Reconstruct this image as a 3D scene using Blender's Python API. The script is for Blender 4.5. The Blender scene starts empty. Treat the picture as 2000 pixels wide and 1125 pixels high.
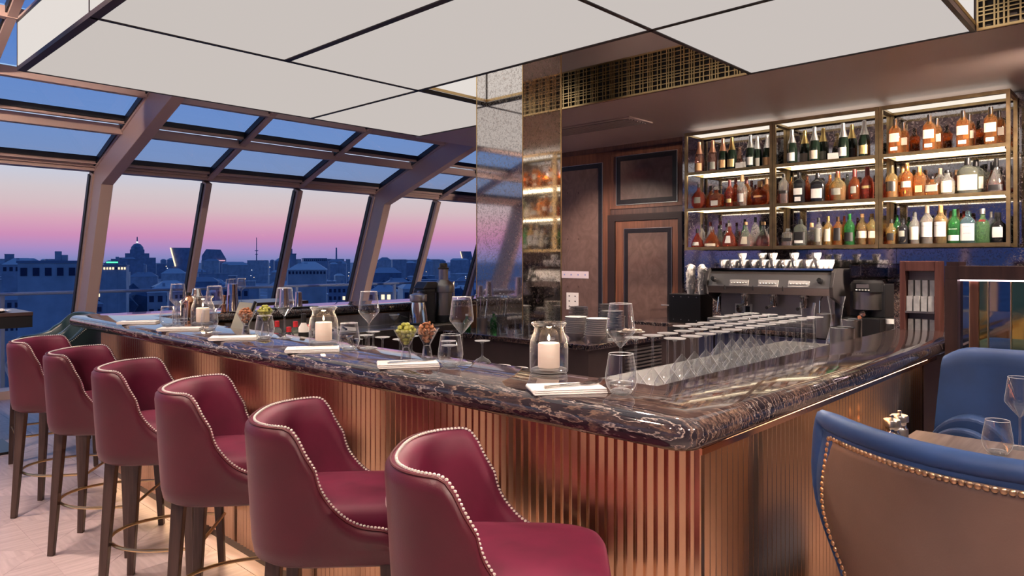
import bpy, bmesh, math, random
from mathutils import Vector, Matrix
R_ = random.Random(7)
sc = bpy.context.scene
COL = sc.collection
PI = math.pi

# ------------------------------------------------------------------ camera
EYE = 1.5
FPX, CXP, HZ = 1382.0, 1000.0, 510.0          # focal length, centre column, horizon row (2000 x 1125 frame)
CC, SS = math.cos(math.radians(43.25)), math.sin(math.radians(43.25))
cd = bpy.data.cameras.new('camera'); cam = bpy.data.objects.new('camera', cd); COL.objects.link(cam)
cd.sensor_fit = 'HORIZONTAL'; cd.sensor_width = 36.0; cd.lens = FPX/2000*36
cd.shift_y = (HZ-562.5)/2000; cd.clip_start = .05; cd.clip_end = 20000
cam.location = (0, 0, EYE); cam.rotation_euler = (PI/2, 0, math.radians(43.25)-PI/2)
sc.camera = cam
vs = sc.view_settings
sc.display_settings.display_device = 'sRGB'
vs.view_transform = 'Standard'; vs.look = 'None'; vs.gamma = 1; vs.use_curve_mapping = False
vs.exposure = 0.22
try:
    sc.cycles.transparent_max_bounces = 64
    sc.cycles.caustics_reflective = False; sc.cycles.caustics_refractive = False
except Exception: pass

def lin(r, g, b):
    f = lambda c: (c/255/12.92) if c/255 <= .04045 else ((c/255+.055)/1.055)**2.4
    return (f(r), f(g), f(b), 1)

# ------------------------------------------------------------------ dusk sky
w = bpy.data.worlds.new('dusk_sky'); sc.world = w; w.use_nodes = True
nt = w.node_tree; nt.nodes.clear()
tc = nt.nodes.new('ShaderNodeTexCoord'); sx = nt.nodes.new('ShaderNodeSeparateXYZ')
rp = nt.nodes.new('ShaderNodeValToRGB'); bg = nt.nodes.new('ShaderNodeBackground'); ow = nt.nodes.new('ShaderNodeOutputWorld')
mr = nt.nodes.new('ShaderNodeMapRange'); mr.inputs[1].default_value = -.2; mr.inputs[2].default_value = .8
nt.links.new(tc.outputs['Generated'], sx.inputs[0]); nt.links.new(sx.outputs[2], mr.inputs[0])
nt.links.new(mr.outputs[0], rp.inputs[0]); nt.links.new(rp.outputs[0], bg.inputs[0]); nt.links.new(bg.outputs[0], ow.inputs[0])
stops = [(-.2, (40, 60, 110)), (-.012, (70, 95, 150)), (.003, (126, 130, 182)), (.014, (158, 134, 186)), (.032, (198, 136, 174)),
         (.050, (207, 158, 177)), (.068, (205, 180, 184)), (.088, (202, 190, 193)), (.118, (188, 197, 214)), (.16, (172, 194, 224)), (.25, (138, 176, 224)),
         (.45, (96, 142, 210)), (.8, (66, 106, 178))]
cr = rp.color_ramp
while len(cr.elements) < len(stops): cr.elements.new(.5)
for e, (z, c) in zip(cr.elements, stops):
    e.position = z+.2; e.color = lin(*c)
bg.inputs[1].default_value = 1.0
# the side away from the sunset is plain deepening blue
vd = nt.nodes.new('ShaderNodeVectorMath'); vd.operation = 'DOT_PRODUCT'; vd.inputs[1].default_value = (.34, .94, 0); nt.links.new(tc.outputs['Generated'], vd.inputs[0])
ma = nt.nodes.new('ShaderNodeMapRange'); ma.interpolation_type = 'SMOOTHSTEP'; ma.inputs[1].default_value = -.35; ma.inputs[2].default_value = .55; nt.links.new(vd.outputs['Value'], ma.inputs[0])
r2 = nt.nodes.new('ShaderNodeValToRGB'); nt.links.new(mr.outputs[0], r2.inputs[0])
for z, c in ((-.2, (22, 40, 84)), (.0, (42, 66, 118)), (.12, (36, 70, 134)), (.8, (36, 68, 132))):
    e = r2.color_ramp.elements.new(z+.2) if z not in (-.2, .8) else r2.color_ramp.elements[0 if z < 0 else -1]
    e.position = z+.2; e.color = lin(*c)
mxs = nt.nodes.new('ShaderNodeMix'); mxs.data_type = 'RGBA'; nt.links.new(ma.outputs[0], mxs.inputs[0]); nt.links.new(r2.outputs[0], mxs.inputs[6]); nt.links.new(rp.outputs[0], mxs.inputs[7]); nt.links.new(mxs.outputs[2], bg.inputs[0])

# ------------------------------------------------------------------ pixel -> place
def ray(px, py):
    t, u = (px-CXP)/FPX, (HZ-py)/FPX
    return Vector((CC+t*SS, SS-t*CC, u))
def onZ(px, py, z):
    d = ray(px, py); k = (z-EYE)/d.z; return Vector((d.x*k, d.y*k, z))
def onX(px, py, x):
    d = ray(px, py); k = x/d.x; return Vector((x, d.y*k, EYE+d.z*k))
def onY(px, py, y):
    d = ray(px, py); k = y/d.y; return Vector((d.x*k, y, EYE+d.z*k))

# ------------------------------------------------------------------ materials
MATS = {}
class NB:
    def __init__(s, name):
        s.m = bpy.data.materials.new(name); s.m.use_nodes = True; s.t = s.m.node_tree
        s.t.nodes.clear(); s.o = s.t.nodes.new('ShaderNodeOutputMaterial')
    def n(s, kind, **kw):
        x = s.t.nodes.new(kind)
        for k, v in kw.items():
            if k.startswith('i_'):
                key = k[2:].replace('_', ' ')
                x.inputs[key].default_value = v
            else: setattr(x, k, v)
        return x
    def l(s, a, b): s.t.links.new(a, b)
    def ramp(s, fac, st):
        r = s.n('ShaderNodeValToRGB'); c = r.color_ramp
        while len(c.elements) < len(st): c.elements.new(.5)
        for e, (p, col) in zip(c.elements, st):
            e.position = p; e.color = col if len(col) == 4 else (*col, 1)
        s.l(fac, r.inputs[0]); return r
    def coord(s, scale=(1, 1, 1), rot=(0, 0, 0), kind='Object'):
        t = s.n('ShaderNodeTexCoord'); m = s.n('ShaderNodeMapping'); m.inputs['Scale'].default_value = scale
        m.inputs['Rotation'].default_value = rot
        s.l(t.outputs[kind], m.inputs[0]); return m.outputs[0]

def P(name, col, rough=.5, metal=0., var=0., vscale=20., bump=0., bscale=80., sheen=0., coat=0., emis=None, estr=0., stretch=(1, 1, 1), spec=.5, sheencol=None):
    if name in MATS: return MATS[name]
    b = NB(name); p = b.n('ShaderNodeBsdfPrincipled'); b.l(p.outputs[0], b.o.inputs[0])
    col = col if len(col) == 4 else (*col, 1)
    p.inputs['Base Color'].default_value = col; p.inputs['Roughness'].default_value = rough; p.inputs['Metallic'].default_value = metal
    p.inputs['Specular IOR Level'].default_value = spec
    if sheen:
        p.inputs['Sheen Weight'].default_value = sheen; p.inputs['Sheen Roughness'].default_value = .35
        p.inputs['Sheen Tint'].default_value = (*(sheencol or (col[0]*.5+.5, col[1]*.5+.5, col[2]*.5+.5)), 1)
    if coat: p.inputs['Coat Weight'].default_value = coat; p.inputs['Coat Roughness'].default_value = .05
    if emis: p.inputs['Emission Color'].default_value = (*emis[:3], 1); p.inputs['Emission Strength'].default_value = estr
    if var or bump:
        v = b.coord(stretch)
    if var:
        nz = b.n('ShaderNodeTexNoise', i_Scale=vscale, i_Detail=4.0); b.l(v, nz.inputs['Vector'])
        c0 = tuple(max(0, x*(1-var)) for x in col[:3]); c1 = tuple(min(1, x*(1+var)) for x in col[:3])
        r = b.ramp(nz.outputs['Fac'], [(.3, c0), (.7, c1)]); b.l(r.outputs[0], p.inputs['Base Color'])
    if bump:
        nz = b.n('ShaderNodeTexNoise', i_Scale=bscale, i_Detail=3.0); b.l(v, nz.inputs['Vector'])
        bm_ = b.n('ShaderNodeBump', i_Strength=bump, i_Distance=.01); b.l(nz.outputs['Fac'], bm_.inputs['Height']); b.l(bm_.outputs[0], p.inputs['Normal'])
    MATS[name] = b.m; return b.m

def GLASS(name, tint=(.97, .98, .98), refl=1.0, edge=.35, rough=.02, ior=1.45, pale=0., glow=0., cap=1.):
    """thin see-through glass: tinted pass-through, mirror sheen growing towards grazing view"""
    if name in MATS: return MATS[name]
    b = NB(name); tr = b.n('ShaderNodeBsdfTransparent'); tr.inputs[0].default_value = (*tint, 1)
    gl = b.n('ShaderNodeBsdfGlossy'); gl.inputs['Roughness'].default_value = rough
    fr = b.n('ShaderNodeFresnel'); fr.inputs[0].default_value = ior
    lw = b.n('ShaderNodeLayerWeight'); lw.inputs[0].default_value = .35
    pw = b.n('ShaderNodeMath', operation='POWER'); pw.inputs[1].default_value = 4.0; b.l(lw.outputs['Facing'], pw.inputs[0])
    m1 = b.n('ShaderNodeMath', operation='MULTIPLY'); m1.inputs[1].default_value = edge; b.l(pw.outputs[0], m1.inputs[0])
    m2a = b.n('ShaderNodeMath', operation='MULTIPLY'); m2a.inputs[1].default_value = refl; b.l(fr.outputs[0], m2a.inputs[0])
    m2 = b.n('ShaderNodeMath', operation='MINIMUM'); m2.inputs[1].default_value = cap; b.l(m2a.outputs[0], m2.inputs[0])
    ad = b.n('ShaderNodeMath', operation='ADD', use_clamp=True); b.l(m1.outputs[0], ad.inputs[0]); b.l(m2.outputs[0], ad.inputs[1])
    mx = b.n('ShaderNodeMixShader'); b.l(ad.outputs[0], mx.inputs[0]); b.l(tr.outputs[0], mx.inputs[1]); b.l(gl.outputs[0], mx.inputs[2])
    out = mx.outputs[0]
    if pale:   # pale tone mixed in at the edges stands in for refracted light
        tl = b.n('ShaderNodeBsdfTranslucent'); tl.inputs[0].default_value = (.92, .92, .94, 1); df = b.n('ShaderNodeBsdfDiffuse'); df.inputs[0].default_value = (.92, .92, .94, 1)
        ms = b.n('ShaderNodeMixShader'); ms.inputs[0].default_value = .5; b.l(tl.outputs[0], ms.inputs[1]); b.l(df.outputs[0], ms.inputs[2])
        p2 = b.n('ShaderNodeMath', operation='POWER'); p2.inputs[1].default_value = 3.0; b.l(lw.outputs['Facing'], p2.inputs[0])
        p3 = b.n('ShaderNodeMath', operation='MULTIPLY', use_clamp=True); p3.inputs[1].default_value = pale; b.l(p2.outputs[0], p3.inputs[0])
        m5 = b.n('ShaderNodeMixShader'); b.l(p3.outputs[0], m5.inputs[0]); b.l(out, m5.inputs[1]); b.l(ms.outputs[0], m5.inputs[2]); out = m5.outputs[0]
    if glow:   # tinted glass and liquid scatter some light
        tl = b.n('ShaderNodeBsdfTranslucent'); tl.inputs[0].default_value = (*tint, 1); df = b.n('ShaderNodeBsdfDiffuse'); df.inputs[0].default_value = (*tint, 1)
        ms = b.n('ShaderNodeMixShader'); ms.inputs[0].default_value = .45; b.l(tl.outputs[0], ms.inputs[1]); b.l(df.outputs[0], ms.inputs[2])
        m6 = b.n('ShaderNodeMixShader'); m6.inputs[0].default_value = glow; b.l(out, m6.inputs[1]); b.l(ms.outputs[0], m6.inputs[2]); out = m6.outputs[0]
    b.l(out, b.o.inputs[0]); MATS[name] = b.m; return b.m

def EMIT(name, col, s):
    if name in MATS: return MATS[name]
    b = NB(name); e = b.n('ShaderNodeEmission'); e.inputs[0].default_value = (*col[:3], 1); e.inputs[1].default_value = s
    b.l(e.outputs[0], b.o.inputs[0]); MATS[name] = b.m; return b.m

def wood(name, c0, c1, rough=.4, scale=6., stretch=(1, 1, .08), coat=0., bump=.15):
    if name in MATS: return MATS[name]
    b = NB(name); p = b.n('ShaderNodeBsdfPrincipled'); b.l(p.outputs[0], b.o.inputs[0])
    v = b.coord(stretch); nz = b.n('ShaderNodeTexNoise', i_Scale=scale*6, i_Detail=6.0, i_Distortion=.6); b.l(v, nz.inputs['Vector'])
    r = b.ramp(nz.outputs['Fac'], [(.32, c0), (.68, c1)]); b.l(r.outputs[0], p.inputs['Base Color'])
    p.inputs['Roughness'].default_value = rough
    if coat: p.inputs['Coat Weight'].default_value = coat
    bm_ = b.n('ShaderNodeBump', i_Strength=bump, i_Distance=.004); b.l(nz.outputs['Fac'], bm_.inputs['Height']); b.l(bm_.outputs[0], p.inputs['Normal'])
    MATS[name] = b.m; return b.m

def marble(name, axis_scale=(1, 1, 1), rot=(0, 0, 0)):
    b = NB(name); p = b.n('ShaderNodeBsdfPrincipled'); b.l(p.outputs[0], b.o.inputs[0])
    v = b.coord(axis_scale, rot)
    n0 = b.n('ShaderNodeTexNoise', i_Scale=1.3, i_Detail=4.0); b.l(v, n0.inputs['Vector'])
    wv = b.n('ShaderNodeTexWave', i_Scale=2.2, i_Distortion=14.0, i_Detail=6.0); wv.inputs['Detail Scale'].default_value = 1.1; wv.inputs['Detail Roughness'].default_value = .62
    wv.bands_direction = 'X'; wv.wave_profile = 'SAW'; b.l(v, wv.inputs['Vector'])
    bands = b.ramp(wv.outputs['Fac'], [(.0, (.012, .010, .016)), (.22, (.030, .024, .032)), (.34, (.10, .060, .050)), (.38, (.34, .25, .20)), (.41, (.030, .022, .028)),
                                       (.58, (.018, .015, .022)), (.66, (.16, .10, .075)), (.70, (.055, .036, .036)), (.86, (.022, .018, .026)), (.915, (.42, .34, .30)), (.945, (.05, .036, .038)), (1, (.012, .010, .016))])
    n2 = b.n('ShaderNodeTexNoise', i_Scale=26.0, i_Detail=5.0, i_Distortion=1.0); b.l(v, n2.inputs['Vector'])
    cru = b.ramp(n2.outputs['Fac'], [(.40, (.02, .015, .02)), (.55, (.15, .09, .07)), (.66, (.26, .17, .13))])
    mk = b.ramp(n0.outputs['Fac'], [(.52, (0, 0, 0)), (.60, (.75, .75, .75))])
    mx = b.n('ShaderNodeMix', data_type='RGBA'); b.l(mk.outputs[0], mx.inputs[0]); b.l(bands.outputs[0], mx.inputs[6]); b.l(cru.outputs[0], mx.inputs[7])
    b.l(mx.outputs[2], p.inputs['Base Color']); p.inputs['Roughness'].default_value = .06
    p.inputs['Specular IOR Level'].default_value = .65; p.inputs['Coat Weight'].default_value = .4; p.inputs['Coat Roughness'].default_value = .03
    MATS[name] = b.m; return b.m

def antique(name, tint=(.62, .58, .55), spot=(.30, .25, .20), scale=95., amount=.5, rough=.05):
    b = NB(name); v = b.coord(); vo = b.n('ShaderNodeTexNoise', i_Scale=scale, i_Detail=3.0, i_Distortion=1.2); b.l(v, vo.inputs['Vector'])
    r = b.ramp(vo.outputs['Fac'], [(.50, (0, 0, 0)), (.60, (amount, amount, amount))])
    g = b.n('ShaderNodeBsdfGlossy'); g.inputs[0].default_value = (*tint, 1); g.inputs['Roughness'].default_value = rough
    d = b.n('ShaderNodeBsdfPrincipled'); d.inputs['Base Color'].default_value = (*spot, 1); d.inputs['Roughness'].default_value = .45; d.inputs['Metallic'].default_value = .6
    mx = b.n('ShaderNodeMixShader'); b.l(r.outputs[0], mx.inputs[0]); b.l(g.outputs[0], mx.inputs[1]); b.l(d.outputs[0], mx.inputs[2]); b.l(mx.outputs[0], b.o.inputs[0])
    MATS[name] = b.m; return b.m

def burl(name, c0, c1):
    b = NB(name); p = b.n('ShaderNodeBsdfPrincipled'); b.l(p.outputs[0], b.o.inputs[0])
    v = b.coord((1, 1, .8)); n1 = b.n('ShaderNodeTexNoise', i_Scale=7.0, i_Detail=9.0, i_Distortion=2.2); b.l(v, n1.inputs['Vector'])
    r = b.ramp(n1.outputs['Fac'], [(.3, c0), (.55, c1), (.75, tuple(x*1.25 for x in c1))]); b.l(r.outputs[0], p.inputs['Base Color'])
    p.inputs['Roughness'].default_value = .38; MATS[name] = b.m; return b.m

velvet_red = P('burgundy_velvet', (.125, .005, .031), .62, sheen=.42, sheencol=(.8, .22, .36), var=.22, vscale=9)
leather_red = P('burgundy_leather', (.084, .007, .019), .40, var=.18, vscale=5, bump=.06, bscale=300, sheen=.14, sheencol=(.8, .5, .45))
velvet_blue = P('blue_velvet', (.011, .043, .150), .6, sheen=.3, sheencol=(.35, .55, .95), var=.2, vscale=6)
leather_taupe = P('taupe_leather', (.145, .088, .070), .4, var=.16, vscale=4, bump=.05, bscale=260)
velvet_teal = P('dark_teal_leather', (.018, .045, .052), .32, sheen=.3)
leg_wood = wood('dark_oak', (.045, .024, .02), (.085, .05, .04), .42, 9)
brass = P('brushed_brass', (.78, .56, .28), .28, 1.0)
brass_old = P('aged_brass', (.40, .29, .15), .35, 1.0, var=.25, vscale=12)
stud = P('pale_nailhead', (.98, .90, .82), .3, .4)
bronze = P('bronze_flute', (.76, .48, .285), .27, 1.0)
stone = marble('dark_vein_marble', (3.2, .8, 3.2), (0, 0, .12))
stone2 = marble('island_marble', (4, 3, 4), (0, 0, .5))
dark_lac = P('dark_lacquer', (.030, .020, .020), .35, var=.15, vscale=8)
black = P('black_plastic', (.012, .012, .013), .35)
black_in = P('black_inlay', (.012, .010, .011), .25)
steel = P('brushed_steel', (.52, .50, .47), .28, 1.0, var=.1, vscale=30, stretch=(1, 1, .05))
chrome = P('chrome', (.78, .77, .75), .08, 1.0)
copper = P('copper', (.75, .36, .20), .2, 1.0)
walnut = wood('walnut_veneer', (.075, .026, .014), (.16, .062, .032), .38, 5, (1, 1, .06))
walnut_d = wood('dark_walnut', (.035, .016, .013), (.075, .034, .026), .4, 5, (1, 1, .08))
mahog = wood('mahogany', (.13, .045, .035), (.22, .085, .065), .4, 5, (1, 1, .08))
burl_m = burl('burl_veneer', (.080, .046, .038), (.112, .066, .055))
soffit_m = P('warm_plaster', (.50, .385, .345), .36, spec=.5)
wall_m = P('warm_wall', (.42, .34, .29), .6)
frame_m = P('window_frame_paint', (.52, .37, .315), .42)
frame_d = P('dark_gasket', (.015, .016, .02), .5)
porc = P('white_porcelain', (.78, .75, .72), .18)
linen = P('white_linen', (.78, .74, .72), .85, bump=.1, bscale=500)
wax = P('candle_wax', (.85, .72, .62), .5, emis=(1, .62, .42), estr=.28)
flame_m = EMIT('flame', (1, .72, .38), 14)
pane_m = GLASS('window_pane', (.95, .96, .98), .45, .03)
roof_m = GLASS('tinted_roof_pane', (.36, .47, .70), .8, .1)
wine_m = GLASS('wine_glass', (.972, .975, .978), 2.2, .0, pale=.85, cap=.30)
thick_m = GLASS('thick_glass', (.95, .955, .96), 2.6, .0, pale=1.0, cap=.35)
shelf_glass = GLASS('shelf_glass', (.80, .86, .80), 1.2, .4)
panel_m = EMIT('lit_acrylic', lin(238, 228, 222), .59)
panel_side = EMIT('lit_acrylic_side', lin(238, 230, 224), .78)
led_m = EMIT('led_strip', (1, .82, .56), 5.0)
led_p = EMIT('led_strip_rose', (1, .72, .78), 5)
mirror_a = antique('antique_mirror', (.80, .76, .73), (.42, .35, .30), 70, .5)
mirror_b = antique('back_antique_mirror', (.40, .39, .42), (.26, .21, .20), 60, .5, .06)
mirror_d = P('dark_mirror', (.34, .36, .38), .03, 1.0)
mirror_g = P('gold_mirror', (.62, .50, .16), .05, 1.0)

# ------------------------------------------------------------------ mesh builder
class MB:
    def __init__(s): s.v = []; s.f = []
    def add(s, vs_, fs):
        o = len(s.v); s.v += [tuple(x) for x in vs_]; s.f += [tuple(i+o for i in f) for f in fs]; return s
    def box(s, x0, y0, z0, x1, y1, z1):
        if x0 > x1: x0, x1 = x1, x0
        if y0 > y1: y0, y1 = y1, y0
        if z0 > z1: z0, z1 = z1, z0
        return s.add([(x0, y0, z0), (x1, y0, z0), (x1, y1, z0), (x0, y1, z0), (x0, y0, z1), (x1, y0, z1), (x1, y1, z1), (x0, y1, z1)],
                     [(3, 2, 1, 0), (4, 5, 6, 7), (0, 1, 5, 4), (1, 2, 6, 5), (2, 3, 7, 6), (3, 0, 4, 7)])
    def quadbar(s, a, b, w0, w1=None, up=(0, 0, 1), h0=None, h1=None):
        """rectangular bar from a to b: width across, h along up"""
        a, b = Vector(a), Vector(b); d = (b-a).normalized(); u = Vector(up); sd = d.cross(u)
        if sd.length < 1e-6: u = Vector((1, 0, 0)); sd = d.cross(u)
        sd.normalize(); u = sd.cross(d).normalized()
        w1 = w1 or w0; h0 = h0 or w0; h1 = h1 or (h0 if w1 == w0 else w1)
        vs_ = []
        for c, w_, h_ in ((a, w0, h0), (b, w1, h1)):
            for i, j in ((-1, -1), (1, -1), (1, 1), (-1, 1)): vs_.append(c+sd*(i*w_/2)+u*(j*h_/2))
        return s.add(vs_, [(3, 2, 1, 0), (4, 5, 6, 7), (0, 1, 5, 4), (1, 2, 6, 5), (2, 3, 7, 6), (3, 0, 4, 7)])
    def lathe(s, prof, n=24, c=(0, 0, 0), sx=1., sy=1., pw=2.):
        """pw>2 squares the section"""
        vs_ = []; rows = []
        for r, z in prof:
            if r < 1e-6: rows.append([len(vs_)]); vs_.append((c[0], c[1], c[2]+z)); continue
            row = []
            for k in range(n):
                a = 2*PI*k/n; ca, sa = math.cos(a), math.sin(a)
                q = 1. if pw == 2 else (abs(ca)**pw+abs(sa)**pw)**(-1/pw)
                row.append(len(vs_)); vs_.append((c[0]+r*q*ca*sx, c[1]+r*q*sa*sy, c[2]+z))
            rows.append(row)
        fs = []
        for A, B in zip(rows, rows[1:]):
            if len(A) == 1 and len(B) == 1: continue
            for k in range(n):
                k2 = (k+1) % n
                if len(A) == 1: fs.append((A[0], B[k2], B[k])[::-1])
                elif len(B) == 1: fs.append((A[k], A[k2], B[0]))
                else: fs.append((A[k], A[k2], B[k2], B[k]))
        return s.add(vs_, fs)
    def tube(s, pts, r, n=8, closed=False, flat=1.):
        pts = [Vector(p) for p in pts]; m = len(pts); vs_ = []; prev = None
        for i, p in enumerate(pts):
            if closed: d = pts[(i+1) % m]-pts[i-1]
            else: d = pts[min(i+1, m-1)]-pts[max(i-1, 0)]
            d.normalize()
            if prev is None:
                u = d.cross(Vector((0, 0, 1)));
                if u.length < 1e-3: u = d.cross(Vector((1, 0, 0)))
            else: u = prev-d*prev.dot(d)
            u.normalize(); prev = u; q = d.cross(u)
            rr = r[i] if isinstance(r, (list, tuple)) else r
            for k in range(n):
                a = 2*PI*k/n; vs_.append(p+u*(rr*math.cos(a))+q*(rr*math.sin(a)*flat))
        fs = []
        for i in range(m if closed else m-1):
            j = (i+1) % m
            for k in range(n): k2 = (k+1) % n; fs.append((i*n+k, i*n+k2, j*n+k2, j*n+k))
        if not closed: fs += [tuple(range(n))[::-1], tuple((m-1)*n+k for k in range(n))]
        return s.add(vs_, fs)
    def prism(s, poly, axis, a0, a1):
        """extrude a 2-D polygon along axis 'x','y' or 'z'"""
        n = len(poly)
        def mk(p, a):
            return {'x': (a, p[0], p[1]), 'y': (p[0], a, p[1]), 'z': (p[0], p[1], a)}[axis]
        vs_ = [mk(p, a0) for p in poly]+[mk(p, a1) for p in poly]
        fs = [tuple(range(n))[::-1], tuple(range(n, 2*n))]+[(i, (i+1) % n, n+(i+1) % n, n+i) for i in range(n)]
        return s.add(vs_, fs)
    def mesh(s, name, smooth=False, bevel=0., segs=2, fix=True):
        me = bpy.data.meshes.new(name); me.from_pydata(s.v, [], s.f); 
        bm = bmesh.new(); bm.from_mesh(me)
        if fix: bmesh.ops.recalc_face_normals(bm, faces=bm.faces)
        if bevel:
            es = [e for e in bm.edges if len(e.link_faces) == 2 and e.calc_face_angle(0) > .5]
            bmesh.ops.bevel(bm, geom=es, offset=bevel, segments=segs, affect='EDGES', profile=.5, clamp_overlap=True)
        bm.to_mesh(me); bm.free()
        if smooth:
            for p in me.polygons: p.use_smooth = True
            if smooth != 'all': me.set_sharp_from_angle(angle=math.radians(40))
        me.update(); return me
    def build(s, name, m, parent=None, loc=None, smooth=False, bevel=0., segs=2, fix=True):
        me = s.mesh(name, smooth, bevel, segs, fix); me.materials.append(m)
        return link(name, me, parent, loc)

def link(name, me, parent=None, loc=None, rot=None, scale=None):
    o = bpy.data.objects.new(name, me); COL.objects.link(o)
    if parent: o.parent = parent
    if loc is not None: o.location = loc
    if rot is not None: o.rotation_euler = rot
    if scale is not None: o.scale = scale
    return o
def tag(o, label, cat, group=None):
    o['label'] = label; o['category'] = cat
    if group: o['group'] = group
    return o
def thing(name, label, cat, loc=(0, 0, 0), rz=0, group=None):
    o = link(name, None, None, loc, (0, 0, rz)); return tag(o, label, cat, group)
def struct(o): o['kind'] = 'structure'; return o
def stuff(o): o['kind'] = 'stuff'; return o
KIDS = {}
def dup(root, loc=None, rz=None, label=None, group=None, scale=None):
    def cp(o, par):
        c = o.copy(); COL.objects.link(c); c.parent = par
        for ch in [x for x in bpy.data.objects if x.parent == o]: cp(ch, c)
        return c
    # collect children first so that copies are not visited
    tree = {}
    for x in bpy.data.objects:
        if x.parent: tree.setdefault(x.parent.name, []).append(x)
    def cp2(o, par):
        c = o.copy(); COL.objects.link(c); c.parent = par
        for ch in tree.get(o.name, []): cp2(ch, c)
        return c
    r = cp2(root, None)
    if loc is not None: r.location = loc
    if rz is not None: r.rotation_euler = (0, 0, rz)
    if scale is not None: r.scale = scale
    if label: r['label'] = label
    if group: r['group'] = group
    return r
def lamp(name, kind, loc, energy, col=(1, .85, .7), parent=None, **kw):
    d = bpy.data.lights.new(name, kind); d.energy = energy; d.color = col
    for k, v in kw.items(): setattr(d, k, v)
    o = bpy.data.objects.new(name, d); COL.objects.link(o); o.location = loc
    if parent: o.parent = parent
    return o
# ================================================================== ROOM SHELL
XW = 6.84          # back wall face
ZS = 2.845         # soffit and underside of the light box
ZC = 3.46          # upper ceiling
X0R, X1R, Y0R = -3.6, 9.6, -4.0
# floor
fl_m = P('floor_screed', (.30, .24, .22), .5)
floor = struct(MB().box(X0R, Y0R, -.12, X1R, 9.6, -.004).build('floor', fl_m))
def parquet_mat():
    b = NB('pale_parquet'); p = b.n('ShaderNodeBsdfPrincipled'); b.l(p.outputs[0], b.o.inputs[0])
    v = b.coord((1, .09, 1)); nz = b.n('ShaderNodeTexNoise', i_Scale=34., i_Detail=5.0, i_Distortion=.4); b.l(v, nz.inputs['Vector'])
    oi = b.n('ShaderNodeObjectInfo')
    r = b.ramp(nz.outputs['Fac'], [(.3, (.40, .30, .305)), (.7, (.55, .43, .435))])
    hs = b.n('ShaderNodeHueSaturation'); mr_ = b.n('ShaderNodeMapRange'); mr_.inputs[3].default_value = .86; mr_.inputs[4].default_value = 1.1
    b.l(oi.outputs['Random'], mr_.inputs[0]); b.l(mr_.outputs[0], hs.inputs['Value']); b.l(r.outputs[0], hs.inputs['Color'])
    b.l(hs.outputs[0], p.inputs['Base Color']); p.inputs['Roughness'].default_value = .42
    bm_ = b.n('ShaderNodeBump', i_Strength=.12, i_Distance=.003); b.l(nz.outputs['Fac'], bm_.inputs['Height']); b.l(bm_.outputs[0], p.inputs['Normal'])
    return b.m
parq = parquet_mat()
S = .62
tri = MB(); g = .0012
tri.prism([(0+0, -g*1.4), (S/2-g, -S/2+g*.4), (-S/2+g, -S/2+g*.4)], 'z', -.004, 0.)
tri_me = tri.mesh('parquet_piece'); tri_me.materials.append(parq)
n = 0
for i in range(-3, 3):
    for j in range(0, 12):
        cx, cy = 1.62-S/2-(2-i)*S+0, 1.5+S*j
        for k in range(4):
            if n >= 290: break
            link('parquet_piece', tri_me, floor, (cx, cy, 0), (0, 0, k*PI/2)); n += 1
# big plain zones of the same floor beyond the counted pieces
rest = MB().box(1.622, Y0R, -.004, X1R, 9.3, 0).box(X0R, Y0R, -.004, 1.618, 1.188, 0).box(X0R, 1.192, -.004, -2.105, 9.3, 0).box(-2.1, 8.632, -.004, 1.618, 9.3, 0)
rest.build('parquet_field', parq, floor)

# walls out of the picture
wf = struct(MB().box(X0R-.15, Y0R, 0, X0R, 9.2, .75).build('wall_front', wall_m))
MB().box(X0R-.15, Y0R, 2.75, X0R, 9.2, ZC+.4).build('lintel', wall_m, wf)
for k in range(10):
    y_ = Y0R+k*1.44
    MB().box(X0R-.12, y_, .75, X0R-.02, y_+.09, 2.75).build('window_post', frame_m, wf)
    if k < 9: MB().add([(X0R-.07, y_+.09, .75), (X0R-.07, y_+1.44, .75), (X0R-.07, y_+1.44, 2.75), (X0R-.07, y_+.09, 2.75)], [(0, 1, 2, 3)]).build('pane', pane_m, wf, fix=False)
struct(MB().box(X0R, Y0R-.15, 0, X1R, Y0R, ZC+.4).build('wall_side', wall_m))
struct(MB().box(X1R, Y0R, 0, X1R+.15, 9.6, ZC+.4).build('wall_far', wall_m))
struct(MB().box(X0R, Y0R, ZC, X1R, 5.55, ZC+.12).build('ceiling', soffit_m))
# lowered ceiling over the back bar with its edge
sof = MB().box(4.90, Y0R, ZS, X1R, 6.04, ZS+.03).box(4.90, Y0R, ZS+.03, 4.925, 6.04, ZC).box(4.9, 6.015, ZS+.03, X1R, 6.04, ZC+.1)
soff = struct(sof.build('ceiling_soffit', soffit_m))
# slot diffuser in the soffit
vt = onZ(1130, 228, ZS); va = onZ(1215, 222, ZS); vb = onZ(1285, 252, ZS)
vent = thing('air_diffuser', 'long brown slotted air diffuser set flush in the soffit near the mirrored column', 'air vent', (5.72, 4.36, ZS))
MB().box(-.16, -.62, -.012, .16, .62, -.001).build('backing', dark_lac, vent)
fr = MB().box(-.20, -.66, -.012, -.16, .66, 0).box(.16, -.66, -.012, .20, .66, 0).box(-.16, -.66, -.012, .16, -.62, 0).box(-.16, .62, -.012, .16, .66, 0)
fr.build('frame', soffit_m, vent)
sl = MB().box(-.008, -.62, -.02, .008, .62, -.012).mesh('slat'); sl.materials.append(soffit_m)
for k in range(7): link('slat', sl, vent, (-.132+.044*k, 0, 0))

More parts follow.
